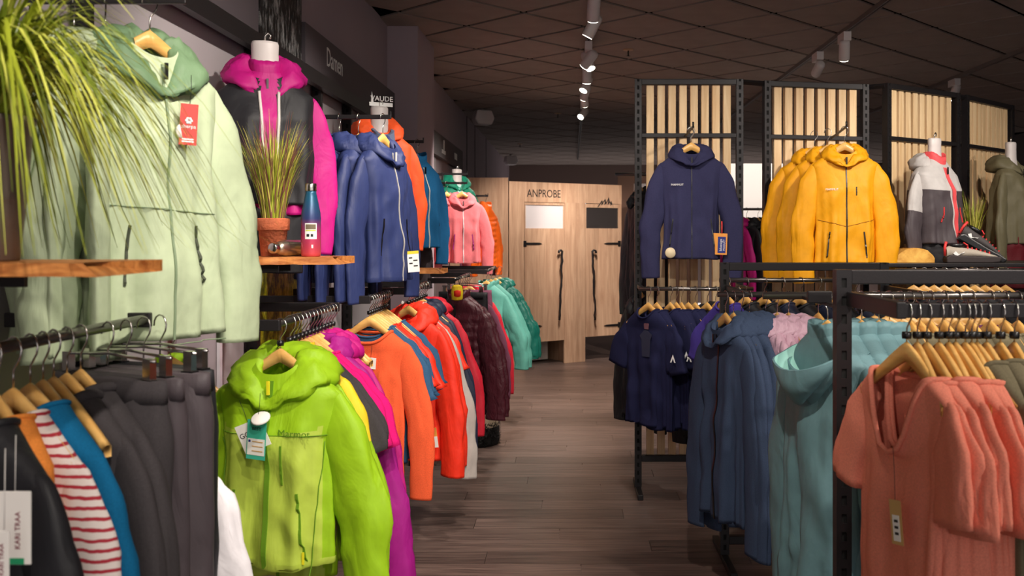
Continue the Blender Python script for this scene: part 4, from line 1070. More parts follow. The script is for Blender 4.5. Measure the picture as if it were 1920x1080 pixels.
wear('jacket', do, 'orange hooded jacket worn by the mannequin behind the navy jackets', 'jacket', p, R(30))
di = design('mann_tee', 'tee', F('dusty_blue', (110, 122, 150), 'knit'), 54, length=0.48, sleeveless=True, w_sh=0.07, neck=0.055, w_ch=0.06, w_hem=0.055, d=0.135, neck_d=0.068, ndrop=0.04)
wear('t_shirt', di, 'dusty blue t-shirt front inside the orange jacket', 't-shirt', p + Vector((0.012, -0.02, -0.01)), R(30))
ts = MB().prism([(-0.05, 0.02), (-0.035, 0.02), (-0.045, 0.08)], -0.004, 0.004); ts.build('peak', M_white, mo)
text('topper', 'VAUDE', 0.042, M_white, mo, (0.015, 0, 0.043), depth=0.003)
MB().box((-0.06, -0.003, 0.0), (0.08, 0.003, 0.022)).build('topper_base', M_white, mo)
p = Vector((-1.16, 8.7*K, 2.27))
mannequin(p, R(35), 'headless mannequin torso in an emerald jacket beyond the pillar')
dg_ = design('mann_green', 'jacket', [emer, mint], 55, length=0.52, hood=1.5, rise=0.03, sl=0.58, out=0.05, d=0.11, w_sh=0.19, split=lambda c, f: 1 if abs(c.x) < 0.03 and c.y < 0 else 0)
wear('jacket', dg_, 'emerald green hooded jacket worn by the mannequin beyond the pillar', 'jacket', p, R(35))
# right side mannequins
p = U(1752, 248, 5.2); p.z -= 0.035
mannequin(p, R(38), 'headless mannequin torso in the grey and black jacket on the right')
dk = design('mann_grey', 'jacket', [char2, graym], 56, length=0.46, hood=1.15, hood_mat=graym, hfront=0.09, sl=0.62, out=0.035, d=0.12, w_sh=0.19, w_ch=0.178, w_hem=0.168, neck_d=0.06, split=lambda c, f: 1 if (f < 0.22 and abs(c.x) > 0.03) or (abs(c.x) < 0.035 and c.y < 0) else 0, sleeve_split=lambda f: 1 if f < 0.5 else 0, r0=0.08, r1=0.058, pockets=(0.10, -0.38, -0.47), pocket_mat=M_pull_r, zip=coralz, zip_w=0.035, collar=0.045, collar_mat=coralz, sleeve_mats=[char2, graym])
wear('jacket', dk, 'grey and charcoal jacket with coral collar worn by the right mannequin', 'jacket', p, R(38))
p2 = p + Vector((0, 0, -0.42)); wear('trousers', legs_design('mann_legs2', blackc, 0.42, 0.15, 0.085, 13), 'black trousers on the right mannequin behind the log', 'trousers', p2, R(38))
p = U(1895, 258, 5.75); p.z -= 0.03
mannequin(p, R(50), 'headless mannequin torso in the olive jacket at the right edge')
dl = design('mann_olive', 'jacket', olive, 57, length=0.50, hood=1.3, hfront=0.05, sl=0.66, out=0.04, d=0.115, w_sh=0.19, zip=M_plastic)
wear('jacket', dl, 'olive green jacket worn by the mannequin at the right edge', 'jacket', p, R(50))
p2 = p + Vector((0, 0, -0.46)); wear('trousers', legs_design('mann_legs3', wine, 0.40, 0.16, 0.09, 14), 'wine red trousers below the olive jacket', 'trousers', p2, R(50))
# ------------------------------------------------------------------ shelves, plants and bottles on the left
def live_shelf(x0, x1, y0, y1, z, th, label, seed):
    t = thing('wooden_shelf', label, 'shelf', (x0, y0, z))
    rr = random.Random(seed); n = 22; vs = []
    L = x1 - x0; Wd = y1 - y0
    for i in range(n + 1):
        x = L * i / n; e = 0.006*nz(x*14, seed, 0) ; b_ = 0.005*nz(x*20, seed, 3)
        cut = 0.05 if i == n else 0
        vs += [(x - cut*0.0, -0.004 + e, -th + b_ * 0.6), (x - (0.045 if i == n else 0), 0.006 + e, 0), (x, Wd, 0), (x, Wd, -th)]
    fs = [(i*4+k, (i+1)*4+k, (i+1)*4+(k+1) % 4, i*4+(k+1) % 4) for i in range(n) for k in range(4)] + [(0, 1, 2, 3), tuple(n*4+k for k in (3, 2, 1, 0))]
    MB().add(vs, fs).build('board', M_live, t)
    for yy in (0.03, Wd - 0.05):
        MB().box((-0.02, yy, -th - 0.028), (L*0.62, yy + 0.012, -th - 0.0055)).build('bracket', M_black, t)
    return t
live_shelf(WX + 0.06, -0.775, 1.40*K, 1.62*K, 1.553, 0.022, 'live edge wooden shelf under the zinc bucket at left', 2)
live_shelf(WX + 0.06, -0.80, 2.96*K, 3.16*K, 1.522, 0.026, 'live edge wooden shelf under the terracotta pot', 4)
live_shelf(WX + 0.06, -0.80, 5.36*K, 5.56*K, 1.385, 0.03, 'live edge wooden shelf beyond the navy jackets', 6)

def grass(mb, n, base_r, length, droop, spread, seed, w0=0.004, xmin=-9, mats=3, lean=(0, 0)):
    rr = random.Random(seed)
    for q in range(n):
        a = rr.uniform(0, 6.283); r = base_r*math.sqrt(rr.random())
        L = length*rr.uniform(0.55, 1.1); sp_ = spread*rr.uniform(0.15, 1.2); dr = droop*rr.uniform(0.5, 1.5)
        a2 = a + rr.uniform(-0.7, 0.7)
        dx, dy = math.cos(a2), math.sin(a2)
        pts = []; m_ = 9
        for i in range(m_ + 1):
            f = i/m_
            h = sp_*(f**1.2) + dr*0.42*f**1.6
            z = max(-0.205, L*(f - dr*f**2.6))
            pts.append(Vector((max(xmin, r*math.cos(a) + dx*h*L + lean[0]*f*f), r*math.sin(a) + dy*h*L + lean[1]*f*f, z)))
        side = Vector((-dy, dx, 0)); side = (side + Vector((rr.uniform(-.4, .4), rr.uniform(-.4, .4), 0))).normalized()
        vs = []
        for i, p in enumerate(pts):
            w_ = w0*(1 - (i/m_)**1.6)*rr.uniform(0.9, 1.1) + 0.0003
            vs += [p - side*w_, p + Vector((dx, dy, 0.3))*w_*0.35, p + side*w_]
        mi = rr.randrange(mats)
        mb.add(vs, [(i*3+k, i*3+k+1, (i+1)*3+k+1, (i+1)*3+k) for i in range(m_) for k in range(2)], True, mi)
    return mb
def leaf(n, c): 
    m_ = mat(n, c, 0.45, vary=0.15, vscale=20); m_.node_tree.nodes['Principled BSDF'].inputs['Specular IOR Level'].default_value = 0.4; return m_
G1 = [leaf('grass_yellow_green', (206, 210, 92)), leaf('grass_green', (164, 176, 48)), leaf('grass_dark', (108, 124, 30))]
G2 = [leaf('grass_straw', (206, 196, 96)), leaf('grass_olive', (140, 142, 44)), leaf('grass_reddish', (118, 72, 64)), leaf('grass_fresh', (150, 168, 40))]
# zinc bucket with long drooping grass
p = Vector((-1.045, 1.51*K, 1.5535))
t = thing('potted_grass', 'large drooping yellow green grass in a zinc bucket at upper left', 'plant', p)
MB().lathe([(0.060, 0.0), (0.062, 0.003), (0.072, 0.10), (0.073, 0.105), (0.0755, 0.11), (0.074, 0.118), (0.083, 0.24), (0.088, 0.245), (0.088, 0.255), (0.080, 0.255), (0.078, 0.22)], 32).build('bucket', M_zinc, t)
MB().lathe([(0.0775, 0.21), (0.0775, 0.222)], 24).build('soil', M_soil, t)
gm = grass(MB(), 760, 0.06, 0.58, 1.05, 0.20, 5, 0.0042, xmin=-0.36)
fo_ = gm.build('foliage', G1, t, (0, 0, 0.222)); fo_['kind'] = 'stuff'
# terracotta pot with upright grass
p = U(512, 480, 3.06); p.z = 1.5225
t = thing('potted_grass', 'upright straw coloured grass in a terracotta pot on the shelf', 'plant', p)
MB().lathe([(0.040, 0.0), (0.042, 0.002), (0.050, 0.092), (0.055, 0.093), (0.0575, 0.096), (0.0585, 0.132), (0.056, 0.136), (0.050, 0.136), (0.048, 0.118)], 32).build('pot', M_terra, t)
MB().lathe([(0.0475, 0.11), (0.0475, 0.119)], 24).build('soil', M_soil, t)
gm = grass(MB(), 430, 0.036, 0.42, 0.22, 0.20, 9, 0.0022, mats=4)
fo_ = gm.build('foliage', G2, t, (0, 0, 0.118)); fo_['kind'] = 'stuff'
# bottle, gradient from blue to pink
m, nt, b = principled('bottle_gradient'); tc = nt.nodes.new('ShaderNodeTexCoord'); sp = nt.nodes.new('ShaderNodeSeparateXYZ'); nt.links.new(tc.outputs['Object'], sp.inputs[0])
mr = nt.nodes.new('ShaderNodeMapRange'); mr.inputs['From Min'].default_value = 0.0; mr.inputs['From Max'].default_value = 0.23; nt.links.new(sp.outputs['Z'], mr.inputs['Value'])
rp = nt.nodes.new('ShaderNodeValToRGB'); e = rp.color_ramp.elements
e[0].position = 0.05; e[0].color = (*lin((206, 74, 84)), 1); e[1].position = 0.9; e[1].color = (*lin((28, 84, 112)), 1)
q = e.new(0.32); q.color = (*lin((190, 58, 104)), 1); q = e.new(0.58); q.color = (*lin((52, 62, 110)), 1)
nt.links.new(mr.outputs['Result'], rp.inputs['Fac']); nt.links.new(rp.outputs['Color'], b.inputs['Base Color']); b.inputs['Roughness'].default_value = 0.35; b.inputs['Metallic'].default_value = 0.25
p = U(583, 480, 3.03); p.z = 1.5225
t = thing('drinking_bottle', 'blue to pink steel drinking bottle with a paper label on the shelf', 'bottle', p)
MB().lathe([(0.030, 0.0), (0.033, 0.003), (0.0345, 0.012), (0.0345, 0.135), (0.033, 0.155), (0.027, 0.185), (0.0215, 0.212), (0.0185, 0.225), (0.0185, 0.232)], 32).build('bottle_body', m, t)
MB().lathe([(0.0195, 0.232), (0.0198, 0.234), (0.0198, 0.256), (0.0185, 0.259), (0.002, 0.2595)], 28).build('cap', M_chrome, t)
def wrap(a0, a1, r, z0, z1, m_, nm, parent):
    n = 10; vs = []
    for i in range(n + 1):
        a = R(a0 + (a1-a0)*i/n); vs += [(r*math.cos(a), r*math.sin(a), z0), (r*math.cos(a), r*math.sin(a), z1)]
    MB().add(vs, [(i*2, i*2+2, i*2+3, i*2+1) for i in range(n)], True).build(nm, m_, parent)
wrap(-110, -40, 0.0348, 0.062, 0.118, P_white, 'paper_label', t)
wrap(-106, -46, 0.0350, 0.096, 0.114, mat('label_brown', (112, 100, 78), 0.7), 'label_print', t)
wrap(-106, -46, 0.0350, 0.090, 0.094, mat('label_lime', (180, 196, 40), 0.7), 'label_print', t)
wrap(-100, -84, 0.0350, 0.070, 0.080, M_print, 'label_print', t); wrap(-76, -62, 0.0350, 0.070, 0.080, M_print, 'label_print', t)
wrap(-72, -62, 0.0348, 0.030, 0.042, P_white, 'emblem', t)
p = U(551, 470, 3.09); p.z = 1.5225 + 0.030
t = thing('drinking_bottle', 'brushed steel bottle lying beside the terracotta pot', 'bottle', p, R(-20))
Ml = Matrix.Rotation(R(-90), 4, 'X') @ Matrix.Rotation(R(180), 4, 'X')
MB().lathe([(0.024, -0.08), (0.0295, -0.076), (0.0295, 0.06), (0.024, 0.085), (0.017, 0.10)], 28, M=Matrix.Rotation(R(90), 4, 'X')).build('bottle_body', mat('brushed_steel', (190, 178, 160), 0.3, 0.95), t)
MB().lathe([(0.0185, 0.10), (0.019, 0.102), (0.019, 0.122), (0.017, 0.125), (0.002, 0.125)], 24, M=Matrix.Rotation(R(90), 4, 'X')).build('cap', M_chrome, t)

# added lime jacket standing in for a mirror reflection, left of the grey panel
tag(MB().box((-1.385, 3.0*K, 0.25), (-1.245, 3.0*K + 0.02, 1.30)).build('divider_panel', M_wall), 'narrow grey divider panel between the shelving units behind the lime jacket', 'panel')
tag(MB().box((-1.243, 3.0*K - 0.004, 0.25), (-1.232, 3.0*K + 0.02, 1.30)).build('edge_strip', mat('pale_strip', (206, 196, 206), 0.4)), 'thin pale vertical strip on the edge of the grey divider', 'strip')
zz = Vector((-1.29, 2.75*K, 1.30)); hanger(zz, R(10), 'pale wooden hanger added for the lime reflection stand-in behind the trousers', 'single hangers')
wear('jacket', D['lime_b'](), 'added lime green jacket standing in for a mirror reflection behind the trousers', 'jacket', zz, R(10), None, (0.75, 0.6, 1))
# beige stool with a dark fleece cover on the floor
p = Vector((-0.72, 6.55*K, 0.0))
t = thing('pouf', 'beige round pouf with a furry black lower half on the floor', 'pouf', p)
MB().lathe([(0.16, 0.10), (0.165, 0.11), (0.168, 0.40), (0.160, 0.44), (0.14, 0.455), (0.001, 0.458)], 32).build('cover', mat('beige_canvas', (206, 186, 158), 0.9, bump=0.2, bscale=200), t)
MB().lathe([(0.10, 0.459), (0.115, 0.462), (0.10, 0.465)], 24).build('top_ring', M_plastic, t)
fur = MB(); rr = random.Random(4)
fur.lathe([(0.16, 0.0), (0.172, 0.02), (0.172, 0.12), (0.165, 0.14)], 32)
for q in range(900):
    a = rr.uniform(0, 6.283); z = rr.uniform(0.01, 0.17); c, s_ = math.cos(a), math.sin(a); r = 0.170
    tp = Vector((c*(r + 0.02), s_*(r + 0.02), z + rr.uniform(-0.02, 0.035))); b0 = Vector((c*r, s_*r, z)); sd = Vector((-s_, c, 0))*0.006
    fur.add([b0 - sd, b0 + sd, tp], [(0, 1, 2)])
fur.build('fur_band', mat('black_fur', (20, 18, 18), 0.95), t)

# ------------------------------------------------------------------ slatted display panels on the right
def slat_panel(A, B, label, cap, nsl=8, ztop=2.57, yback=0.05):
    A = Vector((A[0], A[1]*K, 0)); B = Vector((B[0], B[1]*K, 0)); d = B - A; L = d.length
    t = thing('slatted_panel', label, 'display panel', A, math.atan2(d.y, d.x))
    for x in (0, L - 0.042):
        o = MB(); slotted_post(o, x, x + 0.042, -0.02, 0.02, 0.03, ztop)
        o.build('upright', [M_black, M_slot], t)
        bevel(MB().box((x + 0.004, -0.22, 0.0), (x + 0.038, 0.22, 0.032)).build('foot', M_black, t))
    bevel(MB().box((0.042, -0.018, ztop - 0.035), (L - 0.042, 0.018, ztop)).build('top_bar', M_black, t))
    bevel(MB().box((0.042, -0.018, 2.205), (L - 0.042, -0.0, 2.232)).build('cross_bar', M_black, t))
    bevel(MB().box((0.042, -0.018, 0.185), (L - 0.042, 0.018, 0.225)).build('bottom_bar', M_black, t))
    wsl = (L - 0.12)/(nsl*1.5)
    for k in range(nsl):
        x = 0.06 + wsl*0.3 + (L - 0.12 - wsl*1.6)*k/(nsl - 1)
        bevel(MB().box((-0, 0, 0), (wsl, 0.036, ztop - 0.035 - 0.226)).build('slat', M_pine, t, (x, 0.002, 0.2255)), 0.002)
    return t
slat_panel((0.40, 5.33), (1.075, 5.33), 'slatted pine display panel behind the navy hoodie', None)
slat_panel((1.215, 5.38), (1.92, 5.52), 'slatted pine display panel behind the mustard jackets', None)
slat_panel((2.01, 5.46), (2.66, 5.86), 'slatted pine display panel behind the grey mannequin', None, 9)
slat_panel((2.73, 5.92), (3.32, 6.42), 'slatted pine display panel behind the olive jacket', None, 9)
for A, B, lb in (((1.075, 5.33), (1.215, 5.38), 'first'), ((1.92, 5.52), (2.01, 5.46), 'second'), ((2.66, 5.86), (2.73, 5.92), 'third')):
    a = Vector((A[0], A[1]*K, 2.553)); b_ = Vector((B[0], B[1]*K, 2.553))
    tag(MB().tube([a, b_], 0.016, 4, smooth=False).build('connector_bar', M_black), f'black connector bar at the top, {lb} gap between slatted panels from the left', 'bar')

def arm_out(x, yo_wall, yo_tip, z, label, xtip=None):
    t = thing('display_rail', label, 'rail', (x, yo_wall*K - 0.02, z))
    tip = Vector(((xtip or x) - x, (yo_tip - yo_wall)*K + 0.02, 0.012))
    MB().tube([(0, 0, 0), tip], 0.009, 4, smooth=False).build('arm', M_black, t)
    MB().tube([tip, tip + Vector((0, 0, 0.03))], 0.006, 6).build('end_stop', M_black, t)
# navy hoodie
arm_out(0.715, 5.33, 4.98, 2.216, 'black display arm holding the navy hoodie')
hz = Vector((0.715, 5.06*K, 2.238)); hanger(hz, R(-4), 'pale wooden hanger holding the navy hoodie', 'single hangers')
gh = wear('hoodie', D['navyh'](), 'navy blue zip hoodie with orange tag on the slatted panel', 'hoodie', hz, R(-4))
for k in range(4): hanger(hz + Vector((0.004*k, 0.05 + 0.03*k, 0)), R(-8 - 5*k), f'pale wooden hanger, {ORD[k]} behind the navy hoodie hanger', 'spare hangers behind the navy hoodie')
Gh = D['navyh']()[0]
text('chest_logo', 'MAMMUT', 0.017, M_white, gh, fpt(Gh, -0.085, -0.30, 0.004), depth=0.0006)
o = hangtag(gh, fpt(Gh, 0.165, -0.585, 0.06), 0.085, 0.125, P_orange, 0, R(2), string=0)
MB().tube([(0.01, 0.002, -0.004), (0.008, 0.01, 0.07)], 0.004, 6).build('loop', M_pull_r, o)
MB().box((-0.012, -0.0016, -0.115), (0.034, -0.0006, -0.02)).build('tag_field', P_blue, o)
text('tag_print', 'bluesign', 0.022, M_white, o, (0.006, -0.0018, -0.068), (R(90), R(-90), 0), depth=0.0003)
text('tag_print', 'PRODUCT', 0.014, M_white, o, (0.025, -0.0018, -0.068), (R(90), R(-90), 0), depth=0.0003)
MB().lathe([(0.001, -0.006), (0.030, -0.006), (0.032, 0), (0.028, 0.005), (0.001, 0.008)], 20, M=Matrix.Rotation(R(82), 4, 'X')).build('security_tag', mat('tag_cream', (214, 196, 160), 0.5), gh, fpt(Gh, -0.125, -0.70, 0.010))
MB().box((-0.02, -0.001, -0.03), (0.02, 0.001, 0.02)).build('neck_label', P_white, gh, (0, 0.02, -0.20))
# mustard jackets
arm_out(1.66, 5.45, 4.95, 2.215, 'black display arm holding the mustard jackets', 1.60)
gm_ = row('mustard jacket arm', [('must', 'jacket', 'mustard yellow hooded jacket with white chest mark', 'jacket')] + [('must', 'jacket', 'mustard yellow hooded jacket', 'jacket')]*2,
    lambda i: Vector(((1.605, 1.54, 1.49)[i], (5.0 + i*0.11)*K, 2.232)), lambda i: R(-6 - 4*i), 'mustard jackets on the right', 'front')
Gm = D['must']()[0]
text('chest_logo', 'MAMMUT', 0.017, M_white, gm_[0], fpt(Gm, -0.085, -0.325, 0.004), depth=0.0006)

# ------------------------------------------------------------------ right racks
def rail_tube(x0, x1, yo, zh, label, square=False):
    t = thing('clothes_rail', label, 'rail', (x0, yo*K, zh - 0.0125))
    if square: bevel(MB().box((0, -0.012, -0.022), (x1 - x0, 0.012, 0.012)).build('rail', M_black, t), 0.002)
    else: MB().tube([(0, 0, 0), (x1 - x0, 0, 0)], 0.012, 12).build('rail', M_steel, t)
    return t
def frame(x0, x1, yo, ztop, label, pw=0.042):
    t = thing('rack_frame', label, 'clothes rack', (x0, yo*K, 0))
    L = x1 - x0
    for x in (0, L - pw):
        o = MB(); slotted_post(o, x, x + pw, -0.02, 0.02, 0.03, ztop)
        o.build('upright', [M_black, M_slot], t)
        bevel(MB().box((x + 0.004, -0.28, 0.0), (x + pw - 0.004, 0.28, 0.032)).build('foot', M_black, t))
    bevel(MB().box((pw, -0.018, ztop - 0.04), (L - pw, 0.018, ztop)).build('top_bar', M_black, t))
    bevel(MB().box((pw, -0.018, 0.08), (L - pw, 0.018, 0.12)).build('bottom_bar', M_black, t))
    return t
# rail in front of the first slatted panel: navy tees
rt = rail_tube(0.40, 1.07, 5.0, 1.295, 'steel rail in front of the slatted panel carrying navy t-shirts')
for x in (0.02, 0.64): MB().box((x - 0.01, 0.0, -0.012), (x + 0.01, 0.33*K - 0.02, 0.012)).build('bracket_arm', M_black, rt)
spec = [('navy_tee', 't_shirt', 'dark navy t-shirt with a printed figure', 't-shirt')] + [('navy_tee', 't_shirt', 'dark navy t-shirt with a sleeve badge', 't-shirt')]*6 + [('blackj', 'jacket', 'black jacket with a round white badge', 'jacket'), ('blackj', 'jacket', 'black jacket', 'jacket'), ('violet', 't_shirt', 'violet t-shirt', 't-shirt'), ('violet', 't_shirt', 'violet t-shirt', 't-shirt')]
xs = [0.455, 0.505, 0.585, 0.62, 0.65, 0.69, 0.73, 0.80, 0.85, 0.93, 0.98]
gt_ = row('navy t-shirt rail', spec, lambda i: Vector((xs[i], 5.0*K, 1.295)), lambda i: R(-48 if i == 0 else -64 + rj.uniform(-4, 4)), 'clothes on the navy t-shirt rail', 'left')
Gt = D['navy_tee']()[0]
pr = MB(); pr.prism([(-0.03, 0), (0.03, 0.0), (0.035, 0.10), (0.05, 0.13), (0.012, 0.155), (-0.012, 0.155), (-0.05, 0.12), (-0.035, 0.10)], -0.001, 0.0)
pr.build('chest_print', mat('print_slate', (40, 43, 66), 0.8), gt_[0], fpt(Gt, 0.02, -0.36, 0.007))
MB().prism([(-0.016, 0), (0.016, 0), (0.02, 0.03), (0, 0.05), (-0.02, 0.03)], -0.001, 0).build('chest_print', mat('print_rose', (110, 74, 84), 0.8), gt_[0], fpt(Gt, 0.02, -0.20, 0.007))
for i in range(1, 7):
    MB().prism([(-0.018, -0.02), (0, 0.024), (0.018, -0.02), (0.009, -0.02), (0, 0.004), (-0.009, -0.02)], -0.001, 0.0).build('sleeve_badge', M_white, gt_[i], (0.235, -0.050, -0.385))
    gt_[i].children[-1].rotation_euler.z = R(20)
rg = MB().tube([(0.024*math.cos(a), 0, 0.024*math.sin(a)) for a in [i*math.pi/8 for i in range(17)]], 0.004, 5); rg.build('sleeve_badge', M_white, gt_[7], (0.235, -0.06, -0.43))
# black jackets hung behind the panel's left edge
spec = [('blackj', 'jacket', 'long black jacket hanging behind the slatted panel', 'jacket')]*2
rail_tube(0.30, 0.75, 5.75, 2.02, 'steel rail behind the first slatted panel')
row('rail behind the slatted panel', spec, lambda i: Vector(((0.47, 0.56)[i], 5.75*K, 2.02)), lambda i: R(-72), 'black jackets behind the slatted panel', 'left')
row('low rail behind the slatted panel', [('blackj', 'jacket', 'long black jacket half hidden by t-shirts', 'jacket')], lambda i: Vector((0.46, 5.62*K, 1.32)), lambda i: R(-64), 'black jacket low behind the slatted panel', 'left')

# rack with slate hoodies
frame(0.735, 1.56, 4.2, 1.463, 'black slotted rack frame behind the slate hoodies')
rail_tube(0.64, 1.60, 3.72, 1.352, 'steel rail carrying slate hoodies and lilac puffers')
tr = bpy.data.objects
for x in (0.765, 1.545):
    tag(bevel(MB().box((x - 0.01, 3.71*K, 1.328), (x + 0.01, 4.2*K - 0.021, 1.352)).build('rail_bracket', M_black)), ('left' if x < 1 else 'right') + ' black bracket arm of the slate hoodie rack', 'bracket')
spec = [('slate', 'hoodie', 'slate blue hooded sweat jacket', 'hoodie')]*4 + [('lilac', 'puffer_jacket', 'pale lilac quilted puffer jacket', 'jacket')]*3 + [('dshirt', 'top', 'dark navy top', 'top'), ('steel_top', 't_shirt', 'steel blue t-shirt', 't-shirt')]
xs2 = [0.675, 0.71, 0.745, 0.78, 0.85, 0.90, 0.95, 1.08, 1.20]
row('slate hoodie rail', spec, lambda i: Vector((xs2[i] - 0.0, 3.72*K, 1.352)), lambda i: R(-66 - (i > 0)*10 + rj.uniform(-3, 3)), 'clothes on the slate hoodie rail', 'left')
rail_tube(0.775, 1.56, 4.45, 1.375, 'steel rail on the far side of the slate hoodie rack')
spec = [('violet', 't_shirt', 'violet t-shirt', 't-shirt'), ('dark', 'top', 'black top', 'top'), ('dark', 'top', 'black top', 'top'), ('dshirt', 'top', 'dark navy top', 'top'), ('dark', 'top', 'black top', 'top'), ('dshirt', 'top', 'dark navy top', 'top'), ('dark', 'top', 'black top', 'top'), ('dshirt', 'top', 'dark navy top', 'top')]
row('far rail of the slate hoodie rack', spec, lambda i: Vector((0.82 + 0.095*i, 4.45*K, 1.375)), lambda i: R(-60 + rj.uniform(-3, 3)), 'clothes on the far rail of the slate rack', 'left')

# front rack with salmon t-shirts
frame(0.733, 1.95, 2.37, 1.503, 'black slotted rack frame in front at right')
rb = rail_tube(0.62, 1.90, 2.75, 1.416, 'steel rail behind the front frame carrying teal rain jackets')
rf = rail_tube(0.775, 1.80, 2.0, 1.440, 'black square rail in front carrying salmon t-shirts', True)
t = bevel(MB().box((0.760, 2.0*K - 0.012, 1.403), (0.784, 2.37*K - 0.021, 1.443)).build('rail_bracket', M_black)); tag(t, 'black bracket arm reaching forward to the salmon t-shirt rail', 'bracket')
t = bevel(MB().box((0.690, 2.48*K, 1.400), (0.760, 2.48*K + 0.02, 1.436)).build('rail_bracket', M_black)); tag(t, 'short black bracket arm left of the front rack frame', 'bracket')
t = bevel(MB().box((0.742, 2.37*K + 0.021, 1.392), (0.762, 2.75*K + 0.012, 1.4035)).build('rail_bracket', M_black)); tag(t, 'black bracket arm reaching back to the teal jacket rail', 'bracket')
hx = [1700, 1720, 1738, 1761, 1779, 1792, 1810, 1822, 1832, 1850, 1876, 1902]
spec = [('salmon', 't_shirt', 'salmon pink v-neck t-shirt with a kraft tag', 't-shirt')] + [('salmon', 't_shirt', 'salmon pink t-shirt', 't-shirt')]*7 + [('olivt', 't_shirt', 'olive grey t-shirt', 't-shirt')]*4
gsal = row('front salmon rail', spec, lambda i: Vector(((hx[i] - 1070)*2.0/1600, 2.0*K, 1.4405)), lambda i: R(-74 if i == 0 else -86 + rj.uniform(-3, 3)), 'clothes on the front salmon rail', 'left', True)
Gsa = D['salmon']()[0]
o = hangtag(gsal[0], fpt(Gsa, 0.045, -0.40, 0.03), 0.034, 0.10, P_kraft, R(12), R(-6), string=0.12)
MB().box((-0.010, -0.0016, -0.092), (0.010, -0.0006, -0.034)).build('tag_field', P_white, o)
for k in range(3): MB().box((-0.005, -0.002, -0.05 - k*0.014), (0.006, -0.0016, -0.044 - k*0.014)).build('tag_line', M_print, o)
MB().box((-0.014, -0.001, -0.03), (0.014, 0.001, 0.03)).build('neck_label', M_plastic, gsal[0], (0.01, 0.03, -0.28))
MB().box((-0.014, -0.0018, 0.012), (0.014, -0.001, 0.03)).build('neck_label', F('label_violet', (90, 50, 150)), gsal[0], (0.01, 0.03, -0.28))
hx2 = [1552, 1578, 1616, 1648, 1668, 1690, 1708, 1725, 1745, 1771, 1796, 1822, 1857, 1885, 1909]
spec = [('tealj', 'rain_jacket', 'grey teal rain jacket with mint lined hood', 'jacket')]*5 + [('olivt', 't_shirt', 'olive grey t-shirt', 't-shirt')]*10
row('teal rain jacket rail', spec, lambda i: Vector(((hx2[i] - 1070)*2.75/1600, 2.75*K, 1.416)), lambda i: R(114 if i == 0 else 102 + rj.uniform(-3, 3)), 'clothes on the teal rain jacket rail', 'left')
# plum row with size rings
rail_tube(1.10, 2.1, 3.38, 1.372, 'steel rail carrying plum tops with size rings')
hx3 = [1614, 1640, 1664, 1686, 1705, 1733, 1760, 1784, 1812, 1840, 1870]
sz = ['40', '6', '46', '42', 'M', '40', 'L', '38', '44', 'XL', '40']
for i, px in enumerate(hx3):
    p = Vector(((px - 1070)*3.38/1600, 3.38*K, 1.372))
    hanger(p, R(-14), f'pale wooden hanger with size ring, {ORD[i]} from the left on the plum top rail', 'hangers on the plum top rail', True)
    r_ = thing('size_ring', f'black size ring with white print, {ORD[i]} from the left on the plum top rail', 'size ring', p + Vector((0, -0.006, -0.062)), 0, 'size rings on the plum rail')
    MB().lathe([(0.004, -0.013), (0.021, -0.012), (0.0225, 0), (0.021, 0.012), (0.004, 0.013)], 16).build('ring', M_plastic, r_)
    text('print', sz[i], 0.022, M_white, r_, (0, -0.0228, 0), depth=0.0004)
    wear('top', D['plum'](), f'plum purple top, {ORD[i]} from the left on the plum top rail', 'top', p, R(-60), 'tops on the plum top rail')
# far row of brown hangers
rail_tube(1.75, 2.75, 4.6, 1.42, 'steel rail behind with dark tops under the shelf')
row('rail under the display shelf', [('dark', 'top', 'black top', 'top')]*10, lambda i: Vector((1.85 + i*0.055, 4.6*K, 1.42)), lambda i: R(-18 - 3*i), 'dark tops under the display shelf', 'left')

# display shelf below the mannequins
t = thing('display_shelf', 'long black display shelf under the right mannequins', 'shelf', (1.76, 4.86*K, 1.415))
bevel(MB().box((0, 0, 0), (1.6, 0.62, 0.022)).build('board', M_black, t))
for x in (0.02, 1.55): bevel(MB().box((x, 0.02, -1.4145), (x + 0.04, 0.06, -0.0005)).build('leg', M_black, t))
SZ = 1.4375
# split log
p = U(1717, 490, 4.98)
t = thing('wooden_log', 'split piece of yellow wood lying by the mannequin', 'log', (p.x, p.y, SZ))
n = 14; lg = MB(); poly = [(-0.11, 0)] + [(-0.11*math.cos(math.pi*i/n) + 0.004*math.sin(i*2.1), 0.085*math.sin(math.pi*i/n) ** 0.8) for i in range(1, n)] + [(0.11, 0)]
lg.prism(poly, 0, 0.16); lg.build('log_body', woodmat('log_wood', (196, 132, 44), (240, 190, 92), (6, 1, 6), 0.6, 3), t)
lg2 = MB().prism([(x*1.02, z*1.03) for x, z in poly[1:-1]], 0.158, 0.164); lg2.build('cut_face', M_live, t)
